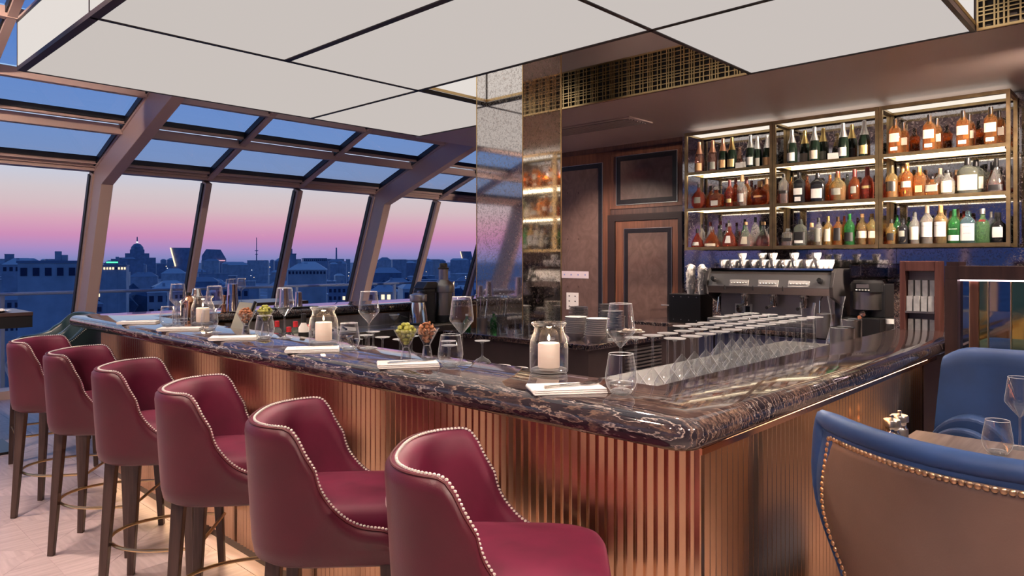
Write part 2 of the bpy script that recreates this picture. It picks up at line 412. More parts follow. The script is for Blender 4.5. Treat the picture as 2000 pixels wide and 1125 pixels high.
# ------------------------------------------------------------------ light box
XE, XD, XCC, XF = 1.25, 2.43, 3.57, 4.885
YA, YB, YR, YQ, YZ = 5.97, 4.376, 2.24, .875, -1.25
ZT = 3.20
box = thing('ceiling_light_box', 'large lit white panel ceiling light box with dark framing over the bar', 'ceiling light', (2.9, 3, ZT))
def lb(mb, name, m): 
    o = mb.build(name, m, box); o.location = (-2.9, -3, -ZT); return o
def pan(x0, x1, y0, y1): lb(MB().box(x0+.012, y0+.012, ZS+.006, x1-.012, y1-.012, ZS+.014), 'light_panel', panel_m)
for a in ((XE, XCC, YB, YA), (XCC, XF, YB, YA), (XE, XD, YR, YB), (XD, XCC, YR, YB), (XE, XD, YQ, YR), (XD, XCC, YQ, YR), (XCC, XF, YQ, YR), (XE, XD, YZ, YQ), (XD, XCC, YZ, YQ)): pan(*a)
fd = P('dark_bronze_frame', (.030, .020, .018), .45, .3)
def barx(x0, x1, y, wd=.026): lb(MB().box(x0, y-wd/2, ZS, x1, y+wd/2, ZS+.03), 'frame_bar', fd)
def bary(y0, y1, x, wd=.026): lb(MB().box(x-wd/2, y0, ZS, x+wd/2, y1, ZS+.03), 'frame_bar', fd)
barx(XE, XF, YA-.006, .012); barx(XE, XF, YB); barx(XE, XF, YR); barx(XE, XF, YQ); barx(XE, XCC, YZ)
bary(YZ, YA, XE+.02, .05); bary(YZ, YB, XD, .042); bary(YZ, YA, XCC); bary(YB, YA, XF-.004, .010); bary(YQ, YR, XF-.004, .010)
# upright sides of the box
def side(x0, y0, x1, y1):
    a, b = Vector((x0, y0, 0)), Vector((x1, y1, 0)); d = (b-a).normalized(); nrm = Vector((-d.y, d.x, 0))*.006
    m = MB(); lo, hi = ZS+.034, ZT-.02; a2 = a+d*.018; b2 = b-d*.018
    m.add([(*(p+q).xy, z) for z in (lo, hi) for p, q in ((a2, -nrm), (b2, -nrm), (b2, nrm), (a2, nrm))],
          [(0, 1, 2, 3), (4, 7, 6, 5), (0, 4, 5, 1), (1, 5, 6, 2), (2, 6, 7, 3), (3, 7, 4, 0)])
    lb(m, 'side_panel', panel_side)
    r_ = MB()
    for z in (ZT-.02, ZT): pass
    r_.quadbar((x0, y0, ZT-.01), (x1, y1, ZT-.01), .02); r_.quadbar((x0, y0, ZS+.02), (x0, y0, ZT), .012)
    lb(r_, 'side_rail', fd)
side(XE, YA, XE, YB); side(XE, YB, XE, YR); side(XE, YR, XE, YQ); side(XE, YQ, XE, YZ)
side(XF, YA, XE, YA); side(XF, YB, XCC, YB); side(XCC, YB, XCC, YR); side(XCC, YR, XF, YR); side(XF, YQ, XCC, YQ); side(XCC, YQ, XCC, YZ)
for a, b in (((XCC, YB), (XF, YB)), ((XCC, YB), (XCC, YR)), ((XCC, YR), (XF, YR)), ((XCC, YQ), (XF, YQ))):
    lb(MB().quadbar((*a, ZS+.045), (*b, ZS+.045), .03, h0=.022), 'brass_edge', brass)
lid = MB().box(XE, YZ, ZT, XCC, YA, ZT+.03).box(XCC, YB, ZT, XF, YA, ZT+.03).box(XCC, YQ, ZT, XF, YR, ZT+.03)
lb(lid, 'top_cover', soffit_m)
for x in (1.6, 3.2):
    for y in (0, 2.6, 5.0): lb(MB().box(x-.04, y-.04, ZT+.03, x+.04, y+.04, ZC), 'hanger', fd)

# ------------------------------------------------------------------ brass lattice in the recesses
def lattice(y0, y1, label, seed):
    t = thing('brass_lattice', label, 'lattice panel', (4.885, (y0+y1)/2, ZS))
    H = .325; L = y1-y0
    MB().box(.001, -L/2, .0, .013, L/2, H).build('dark_backing', P('lattice_backing', (.012, .008, .008), .7), t)
    for z in (0, H-.014): MB().box(-.018, -L/2, z, 0, L/2, z+.014).build('rail', brass, t)
    vb_ = MB().box(-.016, -.0046, .014, -.002, .0046, H-.014).mesh('upright_bar'); vb_.materials.append(brass)
    hb = MB().box(-.013, -L/2, -.0036, -.004, L/2, .0036).mesh('cross_bar'); hb.materials.append(brass)
    r = random.Random(seed); y = -L/2+.004; pat = [.052, .022, .022, .05, .03, .062, .022, .03, .02, .056, .034]; k = 0
    while y < L/2:
        link('upright_bar', vb_, t, (0, y, 0)); y += pat[k % len(pat)]*.92; k += 1
    z = .014+.012
    for dz in (.02, .034, .02, .02, .036, .018, .03, .02, .034, .02, .018, .03):
        z += dz*1.12
        if z < H-.02: link('cross_bar', hb, t, (0, 0, z))
    return t
lattice(YR+.02, YB-.02, 'brass lattice grille beside the mirrored column above the back bar soffit', 1)
lattice(YQ-1.5, YQ-.02, 'brass lattice grille past the last lit ceiling panel', 5)

# ------------------------------------------------------------------ mirrored column
colm = thing('mirrored_column', 'tall square column clad in speckled antique mirror standing on the island', 'column', (4.18, 3.858, .95))
def mp(mb, name, m):
    o = mb.build(name, m, colm); o.location = (-4.18, -3.858, -.95); return o
mp(MB().box(3.956, 3.612, .95, 4.40, 4.10, ZC), 'core', dark_lac)
zs_ = [.95, 1.99, ZC]
for z0, z1 in ((.95, ZC),):
    mp(MB().box(3.95, 3.608, z0, 3.9555, 4.106, z1), 'mirror_pane', mirror_a)
    mp(MB().box(3.952, 3.606, z0, 4.408, 3.6115, z1), 'mirror_pane', mirror_a)
    mp(MB().box(3.952, 4.1005, z0, 4.408, 4.106, z1), 'mirror_pane', mirror_a)
mp(MB().box(3.948, 3.604, .95, 3.954, 3.61, ZC), 'edge_trim', brass)
mp(MB().box(4.404, 3.602, .95, 4.412, 3.61, ZC), 'edge_trim', brass)
mp(MB().box(3.948, 4.102, .95, 3.954, 4.11, ZC), 'edge_trim', brass)

# ------------------------------------------------------------------ back wall with walnut panelling and doors
def yw(px, x=XW): return onX(px, 500, x).y
def zw(px, py, x=XW): return onX(px, py, x).z
wall_back = struct(MB().box(XW, Y0R, 0, XW+.2, 5.75, ZS).build('wall_back', walnut_d))
def wp(mb, name, m, bev=.0): return mb.build(name, m, wall_back, bevel=bev)
Yc = 3.90   # where the panelling meets the shelves
# walnut field behind everything (four boards with joints)
edges = [5.70, yw(1180), yw(1195), Yc]
wp(MB().box(XW-.012, yw(1192), 0, XW, 5.74, ZS-.002), 'walnut_board', walnut)
wp(MB().box(XW-.012, Yc, zw(1260, 405), XW, yw(1192)-.003, ZS-.002), 'walnut_board', walnut)
wp(MB().box(XW-.016, Yc, ZS-.06, XW, 5.74, ZS-.001), 'cornice', walnut_d)
def inlay(y0, y1, z0, z1, wd, name, fieldm, x=XW-.012):
    """black frame with pale line around a burl field"""
    f = MB().box(x-.010, y0, z0, x, y1, z0+wd).box(x-.010, y0, z1-wd, x, y1, z1).box(x-.010, y0, z0+wd, x, y0+wd, z1-wd).box(x-.010, y1-wd, z0+wd, x, y1, z1-wd)
    wp(f, 'black_inlay_frame', black_in)
    l_ = MB(); e = .006
    l_.box(x-.012, y0-e, z0-e, x, y1+e, z0).box(x-.012, y0-e, z1, x, y1+e, z1+e).box(x-.012, y0-e, z0, x, y0, z1).box(x-.012, y1, z0, x, y1+e, z1)
    wp(l_, 'silver_line', steel)
    wp(MB().box(x-.006, y0+wd, z0+wd, x, y1-wd, z1-wd), name, fieldm)
inlay(yw(1324), yw(1206), zw(1260, 397), zw(1260, 301), .055, 'burl_panel', burl_m)
inlay(yw(1178), 5.62, .12, zw(1140, 323), .055, 'burl_panel', burl_m)
# door case and leaf
yd0, yd1, zd = yw(1327), yw(1204), zw(1260, 430)
cs = MB().box(XW-.035, yw(1335), 0, XW, yd0, zd+.075).box(XW-.035, yd1, 0, XW, yw(1190), zd+.075).box(XW-.035, yd0, zd, XW, yd1, zd+.075)
wp(cs, 'door_case', P('case_dark', (.022, .013, .011), .3))
door = struct(MB().box(XW-.022, yd0+.004, .01, XW-.001, yd1-.004, zd-.004).build('door_1', walnut))
xd = XW-.022
y0, y1, z0, z1, wd = yw(1314), yw(1222), .35, zw(1267, 446), .05
MB().box(xd-.008, y0, z0, xd, y1, z0+wd).box(xd-.008, y0, z1-wd, xd, y1, z1).box(xd-.008, y0, z0+wd, xd, y0+wd, z1-wd).box(xd-.008, y1-wd, z0+wd, xd, y1, z1-wd).build('black_inlay_frame', black_in, door)
MB().box(xd-.005, y0+wd, z0+wd, xd, y1-wd, z1-wd).build('burl_panel', burl_m, door)
e = .005
MB().box(xd-.010, y0-e, z0-e, xd, y0, z1+e).box(xd-.010, y1, z0-e, xd, y1+e, z1+e).box(xd-.010, y0, z1, xd, y1, z1+e).build('silver_line', steel, door)
hz_ = zw(1318, 608)
MB().tube([(xd-.002, y0-.03, 1.02), (xd-.05, y0-.03, 1.02), (xd-.05, y0+.10, 1.02)], .008, 10).build('door_handle', steel, door, smooth=True)
# knots and switch plate on the tall burl panel
kn = MB().lathe([(0, 0), (.011, 0), (.011, .003), (0, .004)], 10).mesh('screw_cap'); kn.materials.append(P('screw_cap', (.05, .02, .018), .5))
for px in (1109, 1130):
    for py in (377, 467, 560): 
        q = onX(px, py, XW-.018); link('screw_cap', kn, wall_back, q, (0, -PI/2, 0))
q0, q1 = onX(1097, 543, XW-.018), onX(1150, 530, XW-.018)
sw = thing('switch_plate', 'pale strip switch plate with four buttons on the tall burl panel', 'switch', (XW-.018, (q0.y+q1.y)/2, (q0.z+q1.z)/2))
hw, hh = abs(q0.y-q1.y)/2, abs(q0.z-q1.z)/2
MB().box(-.006, -hw, -hh, 0, hw, hh).build('plate', P('switch_pale', (.50, .42, .46), .4), sw, bevel=.002)
bt = MB().box(-.009, -.008, -.008, -.006, .008, .008).mesh('button'); bt.materials.append(EMIT('switch_led', (.5, .5, .9), .5))
for k in range(4): link('button', bt, sw, (0, -hw+.05+k*(2*hw-.1)/3, 0))
q0, q1 = onX(1107, 604, XW-.018), onX(1130, 572, XW-.018)
so = thing('socket_plate', 'white double socket plate low on the tall burl panel', 'socket', (XW-.018, (q0.y+q1.y)/2, (q0.z+q1.z)/2))
hw, hh = abs(q0.y-q1.y)/2, abs(q0.z-q1.z)/2
MB().box(-.008, -hw, -hh, 0, hw, hh).build('plate', P('socket_white', (.62, .58, .56), .35), so, bevel=.002)
ho = MB().box(-.010, -.010, -.006, -.008, .010, .006).mesh('outlet'); ho.materials.append(black)
for a in (-.5, .5):
    for b_ in (-.6, 0, .6): link('outlet', ho, so, (0, a*hw, b_*hh))
# antique mirror wall behind the shelves, in panes
zc_ = .95
for y0, y1 in ((2.84, Yc-.005), (1.80, 2.836), (.76, 1.796), (-.6, .756), (-2.2, -.604)):
    wp(MB().box(XW-.010, y0, zc_+.002, XW, y1, ZS-.005), 'mirror_pane', mirror_b)

# ================================================================== SLOPING GLAZED WALL
def gl_low(z): return 8.40+(2.46-z)*.394       # inner face of the lean-in windows
YK, ZK = 8.40, 2.50
def gl_roof(y): return ZK+(YK-y)*.362
MX = [-2.34, -1.15, .05, 1.25, 2.45, 3.65, 4.85, 6.05, 7.24, 8.43, 9.58]
win = struct(thing('window_wall', 'x', 'x')); del win['label']; del win['category']; win.name = 'window_1'
def wn(mb, name, m, **k): return mb.build(name, m, win, **k)
YB0 = gl_low(.0)
def pane(name, pts, m, nrm, th=.012):
    nv = Vector(nrm)*th; b = MB(); n_ = len(pts); v = [Vector(p) for p in pts]
    b.add([tuple(p) for p in v]+[tuple(p+nv) for p in v], [tuple(range(n_))[::-1], tuple(range(n_, 2*n_))]+[(i, (i+1) % n_, n_+(i+1) % n_, n_+i) for i in range(n_)])
    return wn(b, name, m)
for a, b in zip(MX, MX[1:]):
    m = MB(); x0, x1 = a+.03, b-.03
    # single sheet glass keeps one surface per pane
    m.add([(x0, gl_low(.05)+.03, .05), (x1, gl_low(.05)+.03, .05), (x1, gl_low(2.44)+.03, 2.44), (x0, gl_low(2.44)+.03, 2.44)], [(0, 1, 2, 3)]); wn(m, 'pane', pane_m, fix=False)
    for y0, y1 in ((8.28, 7.62), (7.50, 6.92), (6.86, 6.2), (6.14, 5.56)):
        m = MB().add([(x0, y0, gl_roof(y0)+.03), (x1, y0, gl_roof(y0)+.03), (x1, y1, gl_roof(y1)+.03), (x0, y1, gl_roof(y1)+.03)], [(0, 1, 2, 3)]); wn(m, 'roof_pane', roof_m, fix=False)
upl = Vector((0, -1, .394)).normalized()
for x in MX:
    wn(MB().quadbar((x, gl_low(0)+.01, 0), (x, gl_low(2.44)+.01, 2.44), .072, up=(0, -1, 0), h0=.12), 'mullion', frame_m)
    wn(MB().quadbar((x-.044, gl_low(.02)+.03, .02), (x-.044, gl_low(2.42)+.03, 2.42), .016, up=(0, -1, 0), h0=.06), 'gasket', frame_d)
    wn(MB().quadbar((x, 8.36, gl_roof(8.36)-.01), (x, 5.56, gl_roof(5.56)-.01), .06, up=(0, 0, 1), h0=.09), 'rafter', frame_m)
    wn(MB().quadbar((x-.036, 8.34, gl_roof(8.34)+.0), (x-.036, 5.56, gl_roof(5.56)+.0), .014, up=(0, 0, 1), h0=.06), 'gasket', frame_d)
# transom, roof rails
XA, XB = MX[0]-.2, MX[-1]
wn(MB().box(XA, 8.34, 2.455, XB, 8.50, 2.53).box(XA, 8.31, 2.49, XB, 8.42, 2.58), 'transom', frame_m)
wn(MB().quadbar((XA, 8.27, gl_roof(8.27)+.0), (XB, 8.27, gl_roof(8.27)+.0), .05, h0=.06), 'roof_rail', frame_m)
wn(MB().quadbar((XA, 8.235, gl_roof(8.235)+.012), (XB, 8.235, gl_roof(8.235)+.012), .02, h0=.05), 'gasket', frame_d)
for yc in (7.56,):
    wn(MB().quadbar((XA, yc+.0, gl_roof(yc)-.02), (XB, yc, gl_roof(yc)-.02), .085, h0=.09), 'roof_rail', frame_m)
    wn(MB().quadbar((XA, yc-.13, gl_roof(yc-.13)+.0), (XB, yc-.13, gl_roof(yc-.13)+.0), .06, h0=.05), 'roof_rail', frame_m)
    wn(MB().quadbar((XA, yc-.17, gl_roof(yc-.17)+.01), (XB, yc-.17, gl_roof(yc-.17)+.01), .018, h0=.05), 'gasket', frame_d)
for yc in (6.89, 6.17):
    wn(MB().quadbar((XA, yc, gl_roof(yc)-.01), (XB, yc, gl_roof(yc)-.01), .07, h0=.08), 'roof_rail', frame_m)
wn(MB().box(XA, 5.44, ZC-.02, XB, 5.60, ZC+.20), 'roof_beam', frame_m)
wn(MB().box(XA, 9.24, 0, XB, 9.52, .09), 'window_sill', frame_m)
# deep posts following the lean of the glass
pw_, dp = .115, .30
for x in (-1.15, 2.45, 6.05, 9.50):
    pr = [(gl_low(0)-.02, 0), (gl_low(0)-.02-dp, 0)]
    kz = 2.30; pr += [(gl_low(kz)-.02-dp, kz)]
    yk2 = gl_low(kz)-.02-dp; 
    ztop = gl_roof(5.6)-.36
    pr += [(5.6, ztop), (5.6, gl_roof(5.6)-.05), (YK-.02, ZK-.03)]
    wn(MB().prism(pr, 'x', x-.02, x-.02+pw_), 'post', frame_m, bevel=.004)

# ================================================================== CITY OUTSIDE
GZ = -34.
def citymat(i, c): return P('city_facade_%d' % i, c, .8, var=.2, vscale=.2)
CM = [citymat(i, c) for i, c in enumerate([(.42, .44, .50), (.50, .52, .56), (.56, .56, .58), (.62, .60, .58), (.34, .38, .46), (.70, .67, .64)])]
roofm = [P('city_roof_%d' % i, c, .6) for i, c in enumerate([(.30, .33, .40), (.42, .46, .52), (.56, .58, .60)])]
winm = P('city_window', (.012, .03, .09), .3)
lit_m = EMIT('lit_window', (1, .72, .42), 1.6)
lit_w = EMIT('lit_white', (.85, .9, 1), 1.6)
lit_g = EMIT('lit_green', (.1, 1, .45), 1.4)
gm = P('city_ground', (.36, .38, .44), .9, var=.5, vscale=.05)
gr = MB().add([(-14000, -14000, GZ), (14000, -14000, GZ), (14000, 14000, GZ), (-14000, 14000, GZ)], [(0, 1, 2, 3)]).build('ground', gm, fix=False); struct(gr)
# the storey below that carries this room, so the glass does not float over a void
struct(MB().box(X0R-.15, Y0R-.15, GZ, X1R+.15, 9.62, -.125).build('building_below', P('own_facade', (.2, .19, .2), .8)))
def pol(px, dist):
    d = ray(px, HZ); d.z = 0; d.normalize(); return d*dist
bid = [0]
def block(px, dist, wpx, top, depth, mi, label, windows=0, rows=1, name='city_block', group=None, roof='flat', lit=0):
    """house seen at column px, wpx wide, eaves at row `top`; base on the city ground"""
    c = pol(px, dist); dr = c.normalized(); ang = math.atan2(dr.y, dr.x)-PI/2
    dep = (dr.x*CC+dr.y*SS)*dist
    W = wpx/FPX*dep; zt = EYE+(HZ-top)/FPX*dep; H = max(3, zt-GZ)
    t = thing(name, label, 'building', (c.x, c.y, GZ), ang+R_.uniform(-.12, .12), group)
    MB().box(-W/2, 0, 0, W/2, depth, H).build('facade', CM[mi], t)
    rm = R_.choice(roofm)
    if roof == 'hip':
        h = min(W, depth)*.22; i = min(W, depth)*.3
        MB().add([(-W/2-.3, -.3, H), (W/2+.3, -.3, H), (W/2+.3, depth+.3, H), (-W/2-.3, depth+.3, H), (-W/2+i, depth/2, H+h), (W/2-i, depth/2, H+h)],
                 [(0, 1, 5, 4), (1, 2, 5), (2, 3, 4, 5), (3, 0, 4), (3, 2, 1, 0)]).build('roof', rm, t)
    else:
        MB().box(-W/2-.2, -.2, H, W/2+.2, depth+.2, H+.5).build('roof', rm, t)
    if name == 'city_block' and dist < 700:
        for q in range(R_.randrange(1, 4)):
            cx_ = R_.uniform(-.4, .4)*W; MB().box(cx_-.6, depth*.4, H, cx_+.6, depth*.4+1, H+R_.uniform(1.5, 4)).build('chimney_stack', CM[mi], t)
    if windows:
        ww = W/windows
        me = MB().box(-ww*.27, -.12, 0, ww*.27, 0, ww*.8).mesh('window'); me.materials.append(winm)
        me2 = MB().box(-ww*.27, -.12, 0, ww*.27, 0, ww*.8).mesh('lit_window'); me2.materials.append(lit_m)
        for r in range(rows):
            for k in range(windows):
                use = me2 if R_.random() < lit else me
                link('window', use, t, (-W/2+ww*(k+.5), 0, H-ww*1.25-r*ww*1.7))
    return t
block(106, 165, 118, 514, 20, 5, 'long pale flat-roofed block with a row of square windows', 6, 1)
block(18, 900, 15, 497, 30, 0, 'slim dark tower block rising above the skyline')
block(221, 330, 45, 520, 14, 2, 'low block with lit windows under a green sign', 9, 1, lit=.8)
block(600, 240, 72, 527, 24, 3, 'broad palace block with a row of tall windows', 11, 1, roof='hip')
block(572, 420, 12, 497, 14, 1, 'narrow pale tower beside a window mullion')
block(616, 700, 44, 505, 40, 1, 'long hazy slab near the tall chimney', 12, 1)
block(40, 420, 60, 517, 18, 1, 'hazy low block behind the pale flat-roofed block', 6, 1, roof='hip')
# stepped hotel with a spire
c = pol(268, 1500); t = thing('domed_tower', 'stepped domed tower block with a lit spire on the skyline', 'building', (c.x, c.y, GZ), math.atan2(c.y, c.x)-PI/2)
b = MB(); 
for (wd, y0, y1) in ((62, GZ, 8), (40, 8, 16), (24, 16, 23)): b.box(-wd/2, -10, y0-GZ, wd/2, 20, y1-GZ)
b.build('facade', CM[0], t)
MB().lathe([(11, 23-GZ), (10, 28-GZ), (6, 33-GZ), (1.2, 35-GZ), (.9, 46-GZ), (0, 48-GZ)], 12, (0, 4, 0)).build('dome', CM[4], t)
MB().lathe([(0, 35-GZ), (1.6, 36-GZ), (1.6, 38-GZ), (0, 39-GZ)], 8, (0, 4, 0)).build('spire_light', lit_w, t)
def leaf(px, w0, top, bot, dist, lean, label):
    c = pol(px, dist); dep = dist*(c.normalized().x*CC+c.normalized().y*SS); k = dep/FPX
    t = thing('drawbridge_leaf', label, 'bridge', (c.x, c.y, GZ), math.atan2(c.y, c.x)-PI/2, 'raised bridge leaves')
    za, zb = EYE+(HZ-bot)*k-GZ, EYE+(HZ-top)*k-GZ; W = w0*k
    MB().prism([(-W*.25, za), (W*.75, za), (W*.55-lean*k*.0, zb), (-W*.5, zb)], 'y', 0, 14).build('deck', CM[4], t)
    MB().prism([(-W*.25-1.0, za), (-W*.25+.8, za), (-W*.5+.8, zb), (-W*.5-1.0, zb)], 'y', -1.5, 0).build('light_string', lit_m, t)
    MB().box(-W*.6, 0, 0, W*.9, 16, za).build('pier', CM[4], t)
    return t
leaf(352, 34, 484, 520, 1150, 8, 'tall raised drawbridge leaf edged with a string of lights')
leaf(909, 20, 491, 510, 1900, 5, 'small distant raised drawbridge leaf edged with lights')
c = pol(418, 1400); t = thing('trapezoid_building', 'dark trapezoid building with a pink light strip on the skyline', 'building', (c.x, c.y, GZ), math.atan2(c.y, c.x)-PI/2)
k = 1400*(c.normalized().x*CC+c.normalized().y*SS)/FPX
MB().prism([(-22*k, 0), (22*k, 0), (22*k, -GZ+6*k), (12*k, -GZ+24*k), (-14*k, -GZ+25*k), (-22*k, -GZ+12*k)], 'y', 0, 40).build('facade', CM[0], t)
MB().box(0, -1, -GZ+2*k, 20*k, 0, -GZ+3.4*k).build('light_strip', EMIT('pink_strip', (1, .5, .6), 1.0), t)
def mast(px, top, dist, r0, label, name, bands=False):
    c = pol(px, dist); k = dist*(c.normalized().x*CC+c.normalized().y*SS)/FPX; H = EYE+(HZ-top)*k-GZ
    t = thing(name, label, 'tower', (c.x, c.y, GZ))
    MB().lathe([(r0*2.2, 0), (r0, H*.6), (r0*.8, H), (0, H+.5)], 10).build('shaft', CM[4], t)
    if bands:
        for z, r in ((H*.62, 5), (H*.52, 4)): MB().lathe([(0, z), (r, z+.5), (r, z+2), (0, z+2.4)], 10).build('platform', CM[4], t)
mast(501, 464, 2200, 1.2, 'thin lattice broadcast mast with platforms on the skyline', 'broadcast_mast', True)
mast(657, 484, 1500, 1.7, 'slim factory chimney standing alone on the skyline', 'chimney')
# rank and file of roofs
placed = [(pol(px_, d_), r_) for px_, d_, r_ in ((106, 175, 26), (18, 910, 30), (221, 335, 22), (600, 250, 28), (572, 425, 16), (616, 715, 40), (40, 430, 24), (268, 1500, 60), (352, 1150, 40), (909, 1900, 40), (418, 1400, 60), (501, 2200, 12), (657, 1500, 12))]
tones = ['deep blue', 'mid blue', 'slate blue', 'pale slate', 'near black', 'pale grey']
for k in range(900):
    if len(placed) > 300: break
    px = R_.uniform(-180, 1010) if k % 6 else R_.uniform(-1500, -200)
    dist = math.exp(R_.uniform(math.log(130), math.log(2600)))
    if 20 < px < 190 and dist < 240: continue
    top = HZ + (FPX/dist)*R_.uniform(11, 25)*.92
    if dist > 900: top = HZ+R_.uniform(-4, 9)
    wpx = R_.uniform(9, 26)*FPX/dist*R_.uniform(.7, 1.7)
    wpx = max(8, min(wpx, 60))
    near = dist < 420
    dpt = R_.uniform(10, 26); c_ = pol(px, dist+dpt/2); rad_ = math.hypot(wpx*dist/FPX, dpt)*.5+.6
    if any((c_-p_).length < rad_+r_ for p_, r_ in placed): continue
    placed.append((c_, rad_)); tone = R_.randrange(6); hip = R_.random() < .5
    size = 'broad' if wpx > 60 else 'small' if wpx < 22 else 'mid-sized'; far = 'far on the skyline' if dist > 900 else 'among the rooftops' if dist > 330 else 'just beyond the balcony'
    block(px, dist, wpx, top, dpt, tone, f"{size} {tones[tone]} {'hip-roofed' if hip else 'flat-roofed'} city block {far}",
          R_.randrange(4, 9) if near else 0, 2 if near else 0, group='city blocks outside the glass', roof='hip' if hip else 'flat', lit=.06)
# dark park trees on the right of the view
tm = P('night_tree', (.06, .12, .20), .9, var=.4, vscale=.5)
tme = []
for s_ in range(4):
    rr = random.Random(30+s_); bm = bmesh.new(); bmesh.ops.create_icosphere(bm, subdivisions=2, radius=1)
    for v in bm.verts: v.co *= rr.uniform(.78, 1.12); v.co.z *= .9
    me = bpy.data.meshes.new('crown'); bm.to_mesh(me); bm.free(); me.materials.append(tm); tme.append(me)
trk = MB().lathe([(.5, 0), (.35, 9), (0, 9.2)], 6).mesh('trunk'); trk.materials.append(tm)
for k in range(150):
    px = R_.uniform(690, 960) if k < 110 else R_.uniform(200, 360); dist = R_.uniform(380, 640) if k < 110 else R_.uniform(300, 520)
    c = pol(px, dist); s_ = R_.uniform(6, 9)
    if any((c-p_).length < r_+s_*1.12 for p_, r_ in placed): continue
    placed.append((c, s_*1.1))
    t = thing('park_tree', 'dark round park tree massed below the skyline', 'tree', (c.x, c.y, GZ), R_.uniform(0, 6), 'park trees')
    link('trunk', trk, t, scale=(1, 1, 1.5)); link('crown', R_.choice(tme), t, (0, 0, 14), scale=(s_, s_, s_*1.1))
# street lights and lit spots
spot = MB().lathe([(0, -.5), (.5, 0), (0, .5)], 6).mesh('lamp_head'); spot.materials.append(lit_m)
spot2 = MB().lathe([(0, -.5), (.5, 0), (0, .5)], 6).mesh('lamp_head'); spot2.materials.append(lit_w)
pole = MB().lathe([(.12, 0), (.08, 1), (0, 1.01)], 5).mesh('pole'); pole.materials.append(CM[4])
for k in range(110):
    px = R_.uniform(0, 930); dist = R_.uniform(260, 1500); c = pol(px, dist)
    if any((c-p_).length < r_+2 for p_, r_ in placed): continue
    H = 34-(R_.uniform(4, 24))
    t = thing('street_lamp', 'tiny lit street lamp among the city rooftops', 'street lamp', (c.x, c.y, GZ), 0, 'street lamps in the city')
    link('pole', pole, t, scale=(1, 1, H)); s_ = dist/700; link('lamp_head', R_.choice([spot, spot, spot2]), t, (0, 0, H), scale=(s_, s_, s_))
q = pol(219, 300); k_ = 300*(q.normalized().x*CC+q.normalized().y*SS)/FPX
sg = thing('rooftop_sign', 'glowing green rooftop sign over the low lit block', 'sign', (q.x, q.y, GZ), math.atan2(q.y, q.x)-PI/2)
MB().box(-10*k_, 0, 34+EYE-4*k_, 10*k_, .3, 34+EYE-1.0*k_).build('letters_board', lit_g, sg)
MB().box(-9*k_, .1, 0, -8.5*k_, .3, 34+EYE-4*k_).box(8.5*k_, .1, 0, 9*k_, .3, 34+EYE-4*k_).build('mast_legs', CM[4], sg)
# outside balcony rail
br = thing('balcony_rail', 'thin pale handrail running along outside the sloping glass', 'railing', (3, 10.3, -.12))
MB().tube([(-9, 0, 1.22), (9, 0, 1.22)], .022, 8).build('top_rail', P('rail_paint', (.35, .42, .55), .4), br)
pm = MB().box(-.02, -.02, 0, .02, .02, 1.2).mesh('baluster_post'); pm.materials.append(MATS['rail_paint'])
for k in range(10): link('baluster_post', pm, br, (-8.8+k*1.95, 0, 0))
struct(MB().box(-7, 9.62, -.3, 13, 10.5, -.12).build('balcony_slab', P('own_facade', (.2, .19, .2), .8)))
# ================================================================== THE BAR
ZB = 1.13; TH = .078; XM, YM, YL = 1.44, .80, 5.55
XP, YP = 1.617, .872           # crests of the fluted fronts
def arc(cx, cy, r, a0, a1, n=7): return [(cx+r*math.cos(a0+(a1-a0)*k/n), cy+r*math.sin(a0+(a1-a0)*k/n)) for k in range(n+1)]
rc = .075
poly = arc(XM+rc, YM+rc, rc, PI, 1.5*PI)+[(4.30, YM), (4.30, 1.16), (1.86, 1.16), (1.86, 5.02), (5.5, 5.02), (5.5, YL)]+arc(XM+rc, YL-rc, rc, PI/2, PI)
def inset(poly, d):
    out = []; n_ = len(poly)
    for i in range(n_):
        p0, p1, p2 = Vector(poly[i-1]), Vector(poly[i]), Vector(poly[(i+1) % n_])
        e0, e1 = (p1-p0).normalized(), (p2-p1).normalized()
        n0, n1 = Vector((-e0.y, e0.x)), Vector((-e1.y, e1.x))
        m = (n0+n1); m = m/(max(.3, m.length_squared))*2 if m.length > 1e-6 else n0
        out.append(p1+m*d)
    return out
def slab(poly, z0, z1, r, name, m, parent=None, k=6):
    b = MB(); n_ = len(poly); rings = []
    for j in range(k+1):
        a = -PI/2+PI*j/k; zz = (z0+z1)/2+((z1-z0)/2)*math.sin(a); rings.append((r*(1-math.cos(a)), zz))
    vs_ = []
    for d, z in rings: vs_ += [(p.x, p.y, z) for p in inset(poly, d)]
    fs = [tuple(range(n_))[::-1], tuple((k)*n_+i for i in range(n_))]
    for j in range(k):
        for i in range(n_): i2 = (i+1) % n_; fs.append((j*n_+i, j*n_+i2, (j+1)*n_+i2, (j+1)*n_+i))
    b.add(vs_, fs); o = b.build(name, m, parent, smooth=True); return o
top = slab(poly, ZB-TH, ZB, TH*.5, 'marble_counter', stone)
tag(top, 'polished dark veined marble bar top with rounded edge running round three sides', 'bar top')

